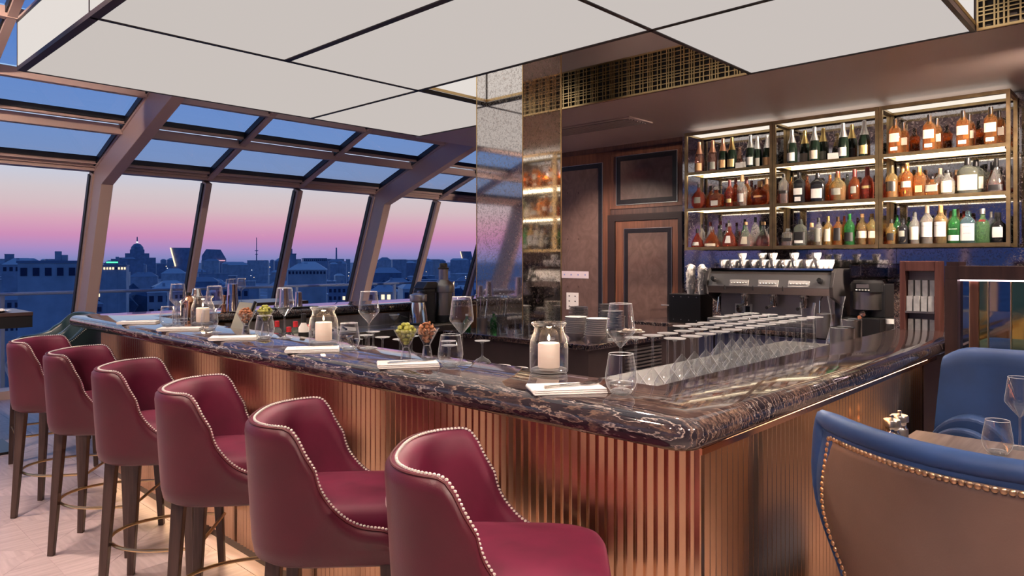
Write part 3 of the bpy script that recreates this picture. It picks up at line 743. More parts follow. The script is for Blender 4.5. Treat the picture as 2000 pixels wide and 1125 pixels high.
bar = thing('fluted_bar', 'bronze fluted bar front with a glowing gap above the floor', 'bar', (XP, YP, 0))
def bp(mb, name, m, **k):
    o = mb.build(name, m, bar, **k); o.location = (-XP, -YP, 0); return o
zt = ZB-TH
bp(MB().box(XP+.016, YP+.016, .10, 1.84, 5.47, zt).box(1.84, YP+.016, .10, 4.26, 1.14, zt).box(1.84, 5.06, .10, 5.46, 5.47, zt), 'carcass', P('bronze_back', (.42, .25, .14), .35, 1.0))
bp(MB().box(1.70, 1.0, 0, 1.80, 5.40, .10).box(1.8, 1.0, 0, 4.2, 1.1, .10).box(1.8, 5.2, 0, 5.4, 5.4, .10), 'plinth', dark_lac)
hp = .016
reed = MB().prism([(0, -.016), (0, .016), (-.0074, .0018), (-.0074, -.0018)], 'z', .10, zt).mesh('flute'); reed.materials.append(bronze)
y = YP+.034; xr = XP+.015-XP
while y < 5.46:
    link('flute', reed, bar, (.0155, y-YP, 0)); y += .032
x = XP+.034
while x < 3.80:
    link('flute', reed, bar, (x-XP, .0155, 0), (0, 0, PI/2)); x += .032
bp(MB().box(XP-.002, YP-.002, .10, XP+.018, YP+.018, zt), 'corner_post', bronze, bevel=.003)
bp(MB().box(XM+.10, YM+.045, zt-.008, XM+.16, 5.50, zt).box(XM+.10, YM+.026, zt-.016, 3.8, YM+.032, zt), 'copper_lip', copper)
bp(MB().box(XP+.03, 5.462, .10, 5.4, 5.478, zt), 'end_panel', bronze)
for y in (1.6, 2.75, 3.9, 5.05): bp(MB().box(XP+.045, y-.03, 0, XP+.085, y+.03, .10), 'foot', dark_lac)
# warm strip under the panel
bp(MB().box(XP+.036, YP+.1, .092, XP+.052, 5.40, .0995), 'led_strip', EMIT('led_warm', (1, .66, .36), 16))
bp(MB().box(XP+.1, YP+.036, .092, 3.78, YP+.052, .0995), 'led_strip', MATS['led_warm'])
# warm strip under the marble lip of the short arm and along the front
bp(MB().box(1.70, YM+.040, zt-.008, 3.70, YM+.052, zt-.001), 'led_strip', EMIT('led_lip', (1, .66, .42), 22))

# inner ledges and worktops
ZI = 1.022
led = thing('glass_ledge', 'low steel ledge behind the marble where upturned glasses are kept', 'shelf', (2.5, 1.4, 0))
def lp(mb, name, m, **k): o = mb.build(name, m, led, **k); o.location = (-2.5, -1.4, 0); return o
lp(MB().box(1.864, 1.164, ZI-.03, 2.25, 4.60, ZI).box(2.25, 1.164, ZI-.03, 4.22, 1.72, ZI), 'top', P('dark_steel_ledge', (.045, .042, .042), .55, 0.))
lp(MB().box(1.864, 1.164, 0, 2.22, 4.58, ZI-.03).box(2.25, 1.164, 0, 4.2, 1.68, ZI-.03), 'carcass', dark_lac)
isl = thing('island_counter', 'dark island cabinet with marble top around the mirrored column', 'counter', (4.4, 3.4, 0))
def ip(mb, name, m, **k): o = mb.build(name, m, isl, **k); o.location = (-4.4, -3.4, 0); return o
ip(MB().box(3.73, 2.82, 0, 5.20, 4.20, .915), 'carcass', P('cabinet_brown', (.060, .042, .040), .42, var=.15, vscale=6))
ip(MB().box(3.70, 2.79, .915, 5.23, 4.23, .95), 'marble_top', stone2, bevel=.004)
ip(MB().box(4.13, 2.812, .70, 4.62, 2.82, .89), 'vent_frame', dark_lac)
vs_me = MB().box(-.23, -.012, -.006, .23, 0, .006).mesh('louvre'); vs_me.materials.append(P('louvre_grey', (.22, .19, .18), .4, .5))
for k in range(7): link('louvre', vs_me, isl, (4.375-4.4, 2.812-3.4, .72+.025*k))
wk = thing('steel_worktop', 'brushed steel worktop with drain grooves along the inner side of the left arm', 'counter', (3.2, 4.82, 0))
def kp(mb, name, m, **k): o = mb.build(name, m, wk, **k); o.location = (-3.2, -4.82, 0); return o
kp(MB().box(2.30, 4.62, .895, 4.30, 5.015, .95), 'top', steel, bevel=.003)
kp(MB().box(2.32, 4.66, 0, 4.28, 5.01, .895), 'carcass', dark_lac)
kp(MB().box(2.30, 5.000, .95, 4.30, 5.016, 1.05), 'splashback', steel)
rib = MB().box(-.006, -.13, 0, .006, .13, .005).mesh('drain_rib'); rib.materials.append(chrome)
for k in range(26): link('drain_rib', rib, wk, (3.42+k*.03-3.2, 0, .95))
bk = thing('back_counter', 'low back counter under the shelves carrying the coffee machine', 'counter', (6.3, 1.4, 0))
def kb(mb, name, m, **k): o = mb.build(name, m, bk, **k); o.location = (-6.3, -1.4, 0); return o
fr_m = P('steel_front_blue_reflection', (.16, .17, .30), .3, .7)  # plain steel fronts; the blue they mirror is put into the colour
kb(MB().box(5.84, -1.0, 0, XW-.002, 3.84, .885), 'carcass', dark_lac)
kb(MB().box(5.80, -1.02, .885, XW-.002, 3.86, .92), 'stone_top', stone2, bevel=.004)
wp(MB().box(XW-.03, -1.0, .921, XW-.0105, 3.84, 1.32), 'stone_upstand', stone2)
for k in range(6): kb(MB().box(5.822, -.98+k*.8, .08, 5.84, -.20+k*.8, .87), 'door', fr_m, bevel=.003)
for k in range(6): 
    for j in range(5): kb(MB().box(5.815, -.9+k*.8, .78+j*.015, 5.823, -.3+k*.8, .786+j*.015), 'louvre', black) if k == 1 else None

# ================================================================== BURGUNDY BAR STOOLS
def smooth01(t): t = max(0, min(1, t)); return t*t*(3-2*t)
def stool_shell(front, half, back, zb, zt_, za, th, nu=96, sweep=.36):
    """wrap-round back: returns outer+inner meshes and the top edge line. faces +x"""
    path = []
    a_r = half; xs = -back+half*.95
    pts = []
    L1 = front-xs
    n1 = int(nu*.28)
    for k in range(n1): pts.append((front-L1*k/n1, -half, (0, -1)))
    na = nu-2*n1
    for k in range(na+1):
        a = -PI/2-PI*k/na; e = .78
        cx_ = math.copysign(abs(math.cos(a))**e, math.cos(a)); sy_ = math.copysign(abs(math.sin(a))**e, math.sin(a))
        nx, ny = math.cos(a), math.sin(a)
        pts.append((xs+cx_*(back+xs), sy_*half, (nx, ny)))
    for k in range(1, n1+1): pts.append((xs+L1*k/n1, half, (0, 1)))
    edge = []; tops = []
    for (x, y_, nn) in pts:
        f = (x-(-back))/(front+back)             # 0 at the back, 1 at the front
        u_ = max(0, min(1, (f-sweep)/(.96-sweep))); u_ *= smooth01(u_/.22+.12) if u_ < .2 else 1; g_ = 1-(1-u_)**3.0
        h = zt_+(za-zt_)*g_
        if f > .9: h -= .03*((f-.9)/.1)**2
        tops.append(h)
    for _ in range(3): tops = [tops[0]]+[(tops[i-1]+2*tops[i]+tops[i+1])/4 for i in range(1, len(tops)-1)]+[tops[-1]]
    return pts, tops
def make_stool():
    t = thing('bar_stool', 'burgundy stool', 'bar stool')
    front, half, back, zb, ztp, za, th = .205, .236, .252, .615, 1.026, .735, .052
    pts, tops = stool_shell(front, half, back, zb, ztp, za, th)
    def ring(off, z):  # offset outward
        return [(x+n_[0]*off, y_+n_[1]*off, zz) for (x, y_, n_), zz in zip(pts, z)]
    N = len(pts)
    rows = []
    rows.append(ring(-.075, [zb]*N)); rows.append(ring(-.035, [zb+.002]*N)); rows.append(ring(-.008, [zb+.02]*N)); rows.append(ring(0, [zb+.06]*N))
    for k in range(1, 6): rows.append(ring(.004*k, [zb+.06+(h-.03-zb-.06)*k/5 for h in tops]))
    rows.append(ring(.018, [h-.012 for h in tops])); rows.append(ring(.006, [h-.001 for h in tops]))
    outer = MB(); vs_ = [p for r in rows for p in r]
    fs = [(j*N+i, j*N+i+1, (j+1)*N+i+1, (j+1)*N+i) for j in range(len(rows)-1) for i in range(N-1)]
    outer.add(vs_, fs)
    # underside and front ends
    cb = [(x, y_, zb) for x, y_, z in rows[0]]
    outer.add(cb, [tuple(range(N))])
    o1 = outer.build('outer_shell', leather_red, t, smooth='all', fix=True)
    r2 = [ring(.006, [h-.001 for h in tops]), ring(-.006, [h+.002 for h in tops]), ring(-.020, [h-.004 for h in tops]), ring(-.036, [h-.022 for h in tops])]
    for k in range(1, 6): r2.append(ring(-.036-.012*k/5, [h-.022+(.70-(h-.022))*k/5 if h-.022 > .70 else h-.022-.01*k for h in tops]))
    inn = MB().add([p for r in r2 for p in r], [(j*N+i, j*N+i+1, (j+1)*N+i+1, (j+1)*N+i) for j in range(len(r2)-1) for i in range(N-1)])
    inn.build('inner_back', velvet_red, t, smooth='all')
    # closing faces at the two arm fronts
    cap = MB()
    for idx in (0, N-1):
        col = [r[idx] for r in rows]+[r[idx] for r in r2[1:]]
        cap.add(col, [tuple(range(len(col)))])
    cap.build('arm_front', leather_red, t)
    # piping line and studs
    MB().tube(ring(.006, [h+.001 for h in tops]), .0035, 6).build('piping', P('dark_piping', (.10, .012, .018), .5), t, smooth=True)
    sline = [Vector(p) for p in ring(-.008, [h+.003 for h in tops])]
    st = MB(); acc = 0; last = sline[0]
    for p, q in zip(sline, sline[1:]):
        L = (q-p).length; s0 = 0
        while acc+L-s0 >= .0105:
            s0 += .0105-acc; acc = 0; c_ = p+(q-p)*(s0/L)
            st.lathe([(.0046, -.001), (.0038, .0028), (0, .0044)], 6, c_)
        acc += L-s0
    stuff(st.build('nailhead_trim', stud, t, smooth=True, fix=False))
    # seat cushion with a soft front
    sp = []
    hw = half-.045; xb = -back+.055; xf = front+.075
    sec = []
    for k in range(40):
        a = 2*PI*k/40; e = .45
        ca, sa = math.cos(a), math.sin(a)
        sec.append(((xf+xb)/2+math.copysign(abs(ca)**e, ca)*(xf-xb)/2, math.copysign(abs(sa)**e, sa)*hw*(1.0 if ca < 0 else 1.0)))
    cx0 = (xf+xb)/2
    seat = MB(); rws = []
    for sc_, z in ((.0, .628), (.93, .628), (.975, .64), (.99, .68), (1.0, .735), (.985, .762), (.94, .778), (.85, .788), (.6, .796), (.3, .799), (0, .80)):
        rws.append([(cx0+(x-cx0)*sc_, y_*sc_, z) for x, y_ in sec])
    vs_ = [p for r in rws for p in r]
    seat.add(vs_, [(j*40+i, j*40+(i+1) % 40, (j+1)*40+(i+1) % 40, (j+1)*40+i) for j in range(len(rws)-1) for i in range(40)])
    seat.build('seat', velvet_red, t, smooth='all')
    # legs, splayed and tapering
    LP = [(-.20, -.155, -.165, -.13), (-.20, .155, -.165, .13), (.20, -.225, .175, -.195), (.20, .225, .175, .195)]
    for xb_, yb_, xt_, yt_ in LP:
        MB().quadbar((xb_, yb_, 0), (xt_, yt_, .63), .029, .045, up=(1, 0, 0)).build('leg', leg_wood, t, bevel=.003)
    # brass foot rail: straight across the front, bowed round behind
    zr = .255
    rp_ = [(.215, -.212, zr), (.215, .212, zr)]
    bow = [(.215-.45*math.sin(PI*k/18)**.8*1.0, .212-(.424)*k/18, zr) for k in range(0, 19)]
    bow = []
    for k in range(25):
        a = PI/2+PI*k/24; bow.append((.06+ .275*math.cos(a)*1.0, .222*math.sin(a), zr))
    loop = [(.215, .212, zr), (.14, .220, zr)]+bow+[(.14, -.220, zr), (.215, -.212, zr)]
    MB().tube(loop, .0075, 8, closed=True).build('foot_rail', brass, t, smooth=True)
    MB().tube([(-back-.024+.0*math.cos(a), .02*math.cos(a), .90+.02*math.sin(a)) for a in [2*PI*k/16 for k in range(16)]], .003, 6, closed=True).build('pull_ring', stud, t, smooth=True)
    return t
stool0 = make_stool()
stool_pos = [(1.27, 4.95, -38), (1.27, 4.17, -40), (1.27, 3.40, -40), (1.265, 2.66, -40), (1.255, 1.93, -43), (1.265, 1.24, -50)]
nms = ['burgundy studded bar stool at the far end of the bar beside the teal chairs', 'burgundy studded bar stool second along from the teal chairs', 'burgundy studded bar stool third along from the teal chairs',
       'burgundy studded bar stool third along from the bar corner', 'burgundy studded bar stool second along from the bar corner', 'burgundy studded bar stool closest to the bar corner']
for i, (x, y_, a) in enumerate(stool_pos):
    o = stool0 if i == 0 else dup(stool0)
    o.location = (x, y_, 0); o.rotation_euler = (0, 0, math.radians(a)); o['label'] = nms[i]; o['group'] = 'burgundy stools along the bar'
# ================================================================== BACK-BAR SHELVES
XS = 6.45; SH = [1.640, 2.030, 2.395]; ZTOP = 2.80
def bay(y0, y1, label):
    t = thing('bottle_shelf', label, 'shelf unit', (XS, (y0+y1)/2, SH[0]-.03), 0, 'brass bottle shelves')
    ox, oy, oz = XS, (y0+y1)/2, SH[0]-.03
    def p(mb, name, m, par=None, **k):
        o = mb.build(name, m, par or t, **k)
        if par is None: o.location = (-ox, -oy, -oz)
        return o
    D = .35; w_ = .026
    for x in (XS, XS+D-w_):
        for y_ in (y0, y1-w_): p(MB().box(x, y_, oz, x+w_, y_+w_, ZTOP), 'post', brass_old)
    for x in (XS, XS+D-w_): p(MB().box(x, y0+w_, ZTOP-.03, x+w_, y1-w_, ZTOP), 'top_rail', brass_old)
    for y_ in (y0, y1-w_): p(MB().box(XS+w_, y_, ZTOP-.03, XS+D-w_, y_+w_, ZTOP), 'top_rail', brass_old)
    p(MB().box(XS+.05, y0+w_, ZTOP-.012, XS+D-.05, y1-w_, ZTOP-.004), 'light_panel', EMIT('shelf_top_light', (1, .90, .78), .85))
    for i, z in enumerate(SH):
        s_ = p(MB().box(XS+.02, y0+w_, z-.010, XS+D-w_, y1-w_, z), 'shelf', shelf_glass)
        for nm, x0, x1 in (('front_edge', XS, XS+.02), ('back_edge', XS+D-w_, XS+D)):
            q = MB().box(x0, y0+w_, z-.028, x1, y1-w_, z+.002).build(nm, brass_old, s_)
        for y_ in (y0+w_, y1-2*w_): MB().box(XS+.02, y_, z-.026, XS+D-w_, y_+w_, z-.010).build('side_edge', brass_old, s_)
        if i > 0:
            MB().box(XS+.006, y0+w_+.01, z-.033, XS+.016, y1-w_-.01, z-.028).build('led_strip', led_m, s_)
            MB().box(XS+D-.045, y0+w_+.01, z-.024, XS+D-.030, y1-w_-.01, z-.011).build('led_strip', led_m, s_)
    return t
ye = [yw(1337, XS), yw(1508.5, XS), yw(1716, XS), yw(1973, XS)]
bay(ye[1]+.002, ye[0], 'brass framed bottle shelf next to the walnut door')
bay(ye[2]+.002, ye[1]-.002, 'brass framed bottle shelf between its two neighbours')
bay(ye[3], ye[2]-.002, 'brass framed bottle shelf with spaced amber bottles at its top')

# ------------------------------------------------------------------ bottles
def TINT(name, c): return GLASS('bottle_'+name, c, 1.5, .25, .03, glow=.15)
amber = TINT('amber', (.92, .48, .18)); amber_d = TINT('deep_amber', (.76, .26, .10)); red = TINT('cognac', (.82, .24, .15)); gold = TINT('gold', (.96, .76, .38))
clear = TINT('clear', (.93, .93, .90)); green = TINT('green', (.16, .66, .24)); green2 = TINT('pale_green', (.55, .90, .52)); blue_b = TINT('ice_blue', (.50, .80, .92)); smoke = TINT('smoke', (.58, .62, .54))
dkgreen = P('champagne_glass', (.008, .016, .010), .08); blk = P('black_bottle', (.010, .010, .012), .12); pinkb = TINT('rose', (.86, .55, .45))
paper = P('cream_label', (.46, .41, .32), .6); paperw = P('white_label', (.50, .49, .46), .55); paperb = P('black_label', (.015, .014, .014), .4); paperg = P('gold_label', (.55, .42, .18), .4, .4)
paperr = P('tan_label', (.50, .30, .14), .5); papergr = P('grey_label', (.20, .20, .17), .5)
capb = P('cap_black', (.012, .011, .012), .35); capg = P('cap_gold', (.62, .45, .18), .3, 1.0); capw = P('cap_white', (.75, .74, .72), .35); caps = P('foil_silver', (.62, .62, .60), .35, .9, bump=.3, bscale=120); capr = P('foil_rose', (.62, .34, .22), .35, .9, bump=.3, bscale=120)
corkm = P('cork', (.42, .26, .13), .7); caprd = P('cap_oxblood', (.16, .02, .02), .35); capgr = P('cap_green', (.02, .10, .04), .4)
SHP = {  # (profile radius at height fractions, section sx, sy, squareness)
 'square': ([(0, 0), (.92, 0), (1, .02), (1, .62), (.93, .70), (.55, .78), (.36, .82), (.34, .97), (0, .97)], 1, .8, 5),
 'tall': ([(0, 0), (.94, 0), (1, .02), (1, .55), (.95, .63), (.70, .70), (.42, .76), (.36, .80), (.34, .97), (0, .97)], 1, 1, 2),
 'champ': ([(0, 0), (.95, 0), (1, .03), (1, .40), (.93, .52), (.62, .68), (.40, .80), (.34, .90), (.34, .94), (0, .94)], 1, 1, 2),
 'bell': ([(0, 0), (.9, 0), (1, .05), (.96, .16), (.78, .36), (.46, .56), (.26, .68), (.22, .76), (.22, .86), (.26, .87), (0, .88)], 1, .62, 2.4),
 'disc': ([(0, 0), (.45, 0), (.62, .03), (.90, .14), (1, .30), (.93, .46), (.66, .62), (.30, .72), (.20, .77), (.20, .88), (0, .88)], 1, .48, 2),
 'decanter': ([(0, 0), (.96, 0), (1, .03), (1, .55), (.95, .62), (.55, .66), (.30, .70), (.30, .84), (0, .84)], 1, .72, 6),
 'broad': ([(0, 0), (.95, 0), (1, .03), (1, .56), (.97, .64), (.75, .72), (.40, .77), (.33, .80), (.32, .93), (0, .93)], 1, .55, 3),
 'onion': ([(0, 0), (.80, 0), (.93, .04), (1, .30), (.97, .50), (.80, .62), (.44, .70), (.34, .74), (.33, .92), (0, .92)], 1, .8, 2),
}
def lab_patch(shape, r, h, z0, z1, wfrac=.62, out=.0012, n=10):
    pr, sx, sy, pw = SHP[shape]
    def rad(z):
        f = z/h
        for (r0, a), (r1, b) in zip(pr, pr[1:]):
            if b > a and a <= f <= b: return r*(r0+(r1-r0)*(f-a)/(b-a))
        return r
    m = MB(); vs_ = []; rows = 5
    for j in range(rows):
        z = z0+(z1-z0)*j/(rows-1); rr = rad(z)
        for k in range(n+1):
            a = PI+(-.5+k/n)*PI*wfrac; ca, sa = math.cos(a), math.sin(a); q = 1. if pw == 2 else (abs(ca)**pw+abs(sa)**pw)**(-1/pw)
            x, y_ = rr*q*ca*sy, rr*q*sa*sx; L = math.hypot(x, y_) or 1
            vs_.append((x*(1+out/L), y_*(1+out/L), z))
    m.add(vs_, [(j*(n+1)+i, j*(n+1)+i+1, (j+1)*(n+1)+i+1, (j+1)*(n+1)+i) for j in range(rows-1) for i in range(n)])
    return m
BCACHE = {}; ROWS = {}
def bottle(px, shelf, shape, h, wdt, gm_, label, capm=capb, lab=None, lz=(.12, .5), lw=.62, back=0, liquid=None, fill=.5, cap=(.34, .18), nm='liquor_bottle', lab2=None, lz2=None, group=None, rz=0., text=None):
    key = (shape, h, wdt, gm_.name, capm.name, lab.name if lab else '', lz, lw, liquid.name if liquid else '', fill, cap, lab2.name if lab2 else '', lz2)
    r = wdt/2; x = XS+.085+(.115 if back else 0)
    loc = Vector((x, yw(px, x), SH[shelf])); ROWS.setdefault((shelf, back), [])
    if key in BCACHE:
        o = dup(BCACHE[key], loc, rz, label, group); ROWS[(shelf, back)].append((o, r))
        if group is None and 'group' in o: del o['group']
        return o
    pr, sx, sy, pw = SHP[shape]
    t = thing(nm, label, 'bottle', loc, rz, group)
    prof = [(a*r, b*h) for a, b in pr]
    # local: width along y (the shelf), depth along x
    MB().lathe(prof, 20, sx=sy, sy=sx, pw=pw).build('glass_body', gm_, t, smooth=True)
    cr_, ch = cap; top_ = pr[-1][1]
    if shape == 'champ':   # foil hugs the neck and shoulder
        MB().lathe([(r*.80+.001, h*.60), (r*.62+.0012, h*.68), (r*.40+.0012, h*.80), (r*.34+.0012, h*.90), (r*.36+.0012, h*.94), (r*.36, h*.985), (r*.2, h), (0, h)], 18).build('foil', capm, t, smooth=True)
    else: MB().lathe([(0, (1-ch)*h), (r*cr_*.98, (1-ch)*h), (r*cr_, (1-ch*.9)*h), (r*cr_*.94, h*.995), (0, h)], 14).build('cap', capm, t, smooth=True)
    if liquid:
        lp_ = []
        for (a, b), (a2, b2) in zip(pr, pr[1:]):
            if b <= fill: lp_.append((max(0, a-.06)*r, b*h+.002))
            if b <= fill < b2: 
                aa = a+(a2-a)*(fill-b)/(b2-b); lp_.append((max(0, aa-.06)*r, fill*h)); break
        lp_.append((0, fill*h))
        MB().lathe(lp_, 18, sx=sy, sy=sx, pw=pw).build('liquid', liquid, t, smooth=True)
    if lab: lab_patch(shape, r, h, lz[0]*h, lz[1]*h, lw).build('label', lab, t, smooth=True)
    if lab2: lab_patch(shape, r, h, lz2[0]*h, lz2[1]*h, lw*.7, .002).build('front_label', lab2, t, smooth=True)
    BCACHE[key] = t; ROWS[(shelf, back)].append((t, r))
    return t
# lettering as flat print on a label
def lettering(txt, size, m, parent, loc, name='lettering'):
    cu = bpy.data.curves.new('lettering', 'FONT'); cu.body = txt; cu.size = size; cu.align_x = 'CENTER'; cu.align_y = 'CENTER'; cu.resolution_u = 2
    tmp = bpy.data.objects.new('tmp', cu); COL.objects.link(tmp)
    dg = bpy.context.evaluated_depsgraph_get(); me = bpy.data.meshes.new_from_object(tmp.evaluated_get(dg))
    bpy.data.objects.remove(tmp); me.materials.clear(); me.materials.append(m)
    return link(name, me, parent, loc, (PI/2, 0, -PI/2))

TS = 'on the top shelf'; MS = 'on the middle shelf'; BS = 'on the bottom shelf'
# top shelf, right bay: pairs of amber bottles
for k, (a, b) in enumerate(((1748, 1764), (1815, 1829), (1881, 1893), (1935, 1951))):
    bottle(a, 2, 'square', .30, .088, amber, 'amber square whisky bottle with two cream labels standing forward on the top shelf', capb, paper, (.34, .58), .5, 0, None, .5, (.36, .26), lab2=paperw, lz2=(.10, .20), group='spaced amber whisky bottles')
    bottle(b, 2, 'square', .285, .084, amber, 'amber square whisky bottle standing half hidden behind its twin on the top shelf', capb, paper, (.30, .52), .5, 1, None, .5, (.36, .26), group='spaced amber whisky bottles behind')
# top shelf, champagne
for px, cm, lm, bk_, lb_ in ((1366, capr, paperr, 0, 'rose champagne bottle with copper foil next to the walnut door'), (1392, capr, papergr, 0, 'rose champagne bottle with ornate glass and copper foil')):
    bottle(px, 2, 'champ', .315, .094, pinkb, lb_+' '+TS, cm, lm, (.06, .30), .6, bk_, None, .5, (.42, .50), nm='champagne_bottle')
for px, cm, lm, bk_, lb_ in ((1413, capr, paperr, 0, 'dark champagne bottle with copper foil and tan label'), (1429, capg, paperg, 0, 'dark champagne bottle with gold foil and gold label'), (1466, caps, paperw, 0, 'dark champagne bottle with bright silver foil and white label'),
                             (1479, caps, papergr, 1, 'dark champagne bottle with silver foil behind the bright foiled one'), (1499, capw, paperr, 1, 'champagne bottle half hidden behind the brass post'),
                             (1547, caps, paperw, 0, 'dark champagne bottle with silver foil first past the brass post'), (1572, capg, paper, 1, 'champagne bottle with pale gold foil set back'), (1591, caps, paper, 0, 'dark champagne bottle with grey foil and cream label'),
                             (1608, capg, papergr, 1, 'dark champagne bottle with gold foil set back'), (1647, caps, paperw, 0, 'dark champagne bottle with long silver foil beside a white card'), (1664, capg, paperb, 1, 'champagne bottle with black label behind the long foiled one'), (1688, caps, paperg, 0, 'dark champagne bottle with gold neck next to the second brass post')):
    bottle(px, 2, 'champ', .32, .092, dkgreen, lb_+' '+TS, cm, lm, (.08, .32), .55, bk_, None, .5, (.42, .42), nm='champagne_bottle')
for px, w_ in ((1447, .11), (1628, .10)):
    tag(MB().box(-.004, -w_/2, 0, .004, w_/2, .062).build('price_card', paperw, None, (XS+.05, yw(px, XS+.05), SH[2]+.0)), 'small white card among the champagne bottles '+('near the walnut door' if px < 1500 else 'in the bay between its neighbours'), 'card')
# middle shelf, left bay
B = bottle
B(1357, 1, 'disc', .255, .165, red, 'flat round cognac flask with a knob stopper on the middle shelf', capb, papergr, (.22, .46), .30, 0, None, .5, (.16, .16))
B(1388, 1, 'bell', .24, .15, amber, 'wide bell cognac bottle behind the square decanter', capb, None, back=1, cap=(.2, .2))
B(1399, 1, 'decanter', .215, .125, amber_d, 'square cognac decanter with white label and glass stopper', clear, paperw, (.10, .34), .34, 0, None, .5, (.46, .17))
B(1425, 1, 'tall', .27, .075, red, 'slim red cognac bottle with black capsule', caprd, paperg, (.16, .30), .5, 0, None, .5, (.42, .24))
B(1437, 1, 'tall', .30, .08, amber_d, 'slim dark cognac bottle behind the red one', caprd, paper, (.08, .2), .5, 1, None, .5, (.4, .22))
B(1449, 1, 'onion', .31, .105, clear, 'clear round bottle with tan cap and round pale label', corkm, paperw, (.14, .4), .4, 0, amber, .5, (.34, .22))
B(1458, 1, 'tall', .30, .085, amber, 'amber bottle with oxblood capsule behind the round label bottle', caprd, None, back=1, cap=(.4, .24))
B(1484, 1, 'disc', .235, .195, amber_d, 'large flat oval cognac decanter with cork stopper', corkm, paperr, (.32, .40), .3, 0, None, .5, (.24, .26))
B(1497, 1, 'tall', .27, .08, amber, 'amber bottle peeping over the oval decanter', corkm, None, back=1, cap=(.42, .22))
# middle shelf, centre bay
B(1530, 1, 'square', .285, .082, clear, 'square whisky bottle with slanting dark label', capb, paperb, (.34, .44), .7, 0, amber_d, .40, (.34, .12))
B(1545, 1, 'tall', .27, .07, amber, 'orange whisky bottle tucked behind the slanting label', capgr, None, back=1)
B(1561, 1, 'square', .285, .098, blk, 'black square whisky bottle with two white labels', capb, paperw, (.27, .48), .45, 0, None, .5, (.36, .22), lab2=paperw, lz2=(.06, .20))
B(1576, 1, 'tall', .27, .07, amber_d, 'amber whisky bottle behind the black square one', capb, None, back=1)
B(1597, 1, 'broad', .265, .13, blk, 'broad dark whisky bottle with white shield label', capb, paperw, (.14, .46), .45, 0, None, .5, (.30, .18))
B(1621, 1, 'tall', .255, .075, amber, 'amber whisky bottle with tan capsule between two broad bottles', corkm, None, back=1)
B(1636, 1, 'onion', .265, .145, gold, 'plump round whisky bottle with pale crest label', caprd, papergr, (.20, .42), .36, 0, amber_d, .45, (.26, .22))
B(1655, 1, 'tall', .25, .07, smoke, 'smoky whisky bottle behind the plump one', capb, None, back=1)
B(1669, 1, 'onion', .27, .10, amber_d, 'deep amber whisky bottle with silver crest', caprd, papergr, (.22, .44), .32, 0, None, .5, (.36, .24))
B(1694, 1, 'onion', .28, .105, red, 'round red whisky bottle with gold print next to the brass post', caprd, paperg, (.34, .42), .5, 0, None, .5, (.36, .26))
# middle shelf, right bay
B(1740, 1, 'tall', .275, .098, gold, 'whisky bottle with black label first in the right bay', capb, paperb, (.20, .50), .5, 0, amber, .52, (.36, .24))
B(1763, 1, 'tall', .28, .09, gold, 'golden whisky bottle behind the cream labelled one', corkm, paperg, (.2, .4), .4, 1, amber, .5, (.36, .22))
B(1776, 1, 'tall', .285, .098, amber, 'amber whisky bottle with cream label and pale capsule', corkm, paper, (.28, .46), .52, 0, None, .5, (.36, .24))
B(1796, 1, 'square', .25, .085, amber, 'square amber bottle with tall brown stopper', corkm, paperr, (.14, .36), .34, 0, None, .5, (.36, .30))
B(1816, 1, 'decanter', .16, .095, amber, 'short square flask with grey label', capb, papergr, (.22, .56), .5, 0, None, .5, (.30, .14))
B(1836, 1, 'tall', .235, .085, clear, 'clear bottle with tan stopper behind the round label flask', corkm, None, back=1, liquid=amber, fill=.4, cap=(.36, .22))
B(1850, 1, 'onion', .20, .115, clear, 'round clear flask with cream label and black cap', capb, paper, (.10, .56), .46, 0, gold, .5, (.34, .12))
B(1869, 1, 'tall', .21, .085, amber_d, 'dark amber bottle behind the round clear flask', corkm, papergr, (.1, .3), .4, 1, None, .5, (.4, .2))
B(1890, 1, 'broad', .285, .145, smoke, 'big olive glass whisky bottle with large cream label', capb, paper, (.10, .52), .62, 0, gold, .6, (.30, .20))
B(1912, 1, 'broad', .28, .125, smoke, 'olive glass whisky bottle half behind the large cream label', capb, paper, (.16, .50), .55, 1, gold, .55, (.34, .20))
B(1932, 1, 'bell', .25, .09, amber_d, 'dark bell whisky bottle with black base label', capb, paperb, (.06, .2), .5, 1, None, .5, (.34, .26))
B(1946, 1, 'bell', .265, .125, clear, 'clear bell whisky bottle with black base label next to the end post', capb, paperb, (.06, .22), .55, 0, red, .3, (.26, .26))
# bottom shelf, left bay
B(1361, 0, 'bell', .19, .135, red, 'small wide red cognac bottle with white oval label', capb, paperw, (.10, .28), .34, 0, None, .5, (.22, .24))
B(1372, 0, 'tall', .24, .06, clear, 'thin clear bottle behind the small wide cognac', capb, None, back=1)
B(1391, 0, 'bell', .20, .18, amber_d, 'wide fan cognac bottle with cream crescent label', clear, paper, (.03, .18), .42, 0, None, .5, (.2, .24))
B(1392, 0, 'bell', .26, .12, clear, 'clear stoppered decanter behind the fan cognac', caprd, None, back=1, liquid=red, fill=.4, cap=(.26, .16))
B(1404, 0, 'bell', .265, .10, smoke, 'smoky decanter with red stopper behind the fan cognac', caprd, None, back=1, cap=(.28, .14))
B(1425, 0, 'bell', .235, .155, red, 'ribbed red cognac bottle with round white medallion', clear, paperw, (.16, .46), .26, 0, None, .5, (.24, .16))
B(1421, 0, 'tall', .27, .07, clear, 'clear thin bottle behind the ribbed cognac', capw, None, back=1)
B(1457, 0, 'bell', .24, .165, clear, 'clear ribbed cognac bottle with oval blue label', corkm, paper, (.10, .40), .26, 0, red, .40, (.2, .13))
B(1456, 0, 'bell', .275, .13, green, 'green bell bottle behind the clear ribbed one', capb, None, back=1, cap=(.2, .2))
B(1474, 0, 'tall', .29, .08, clear, 'tall clear bottle with dark capsule behind the decanter', capb, None, back=1)
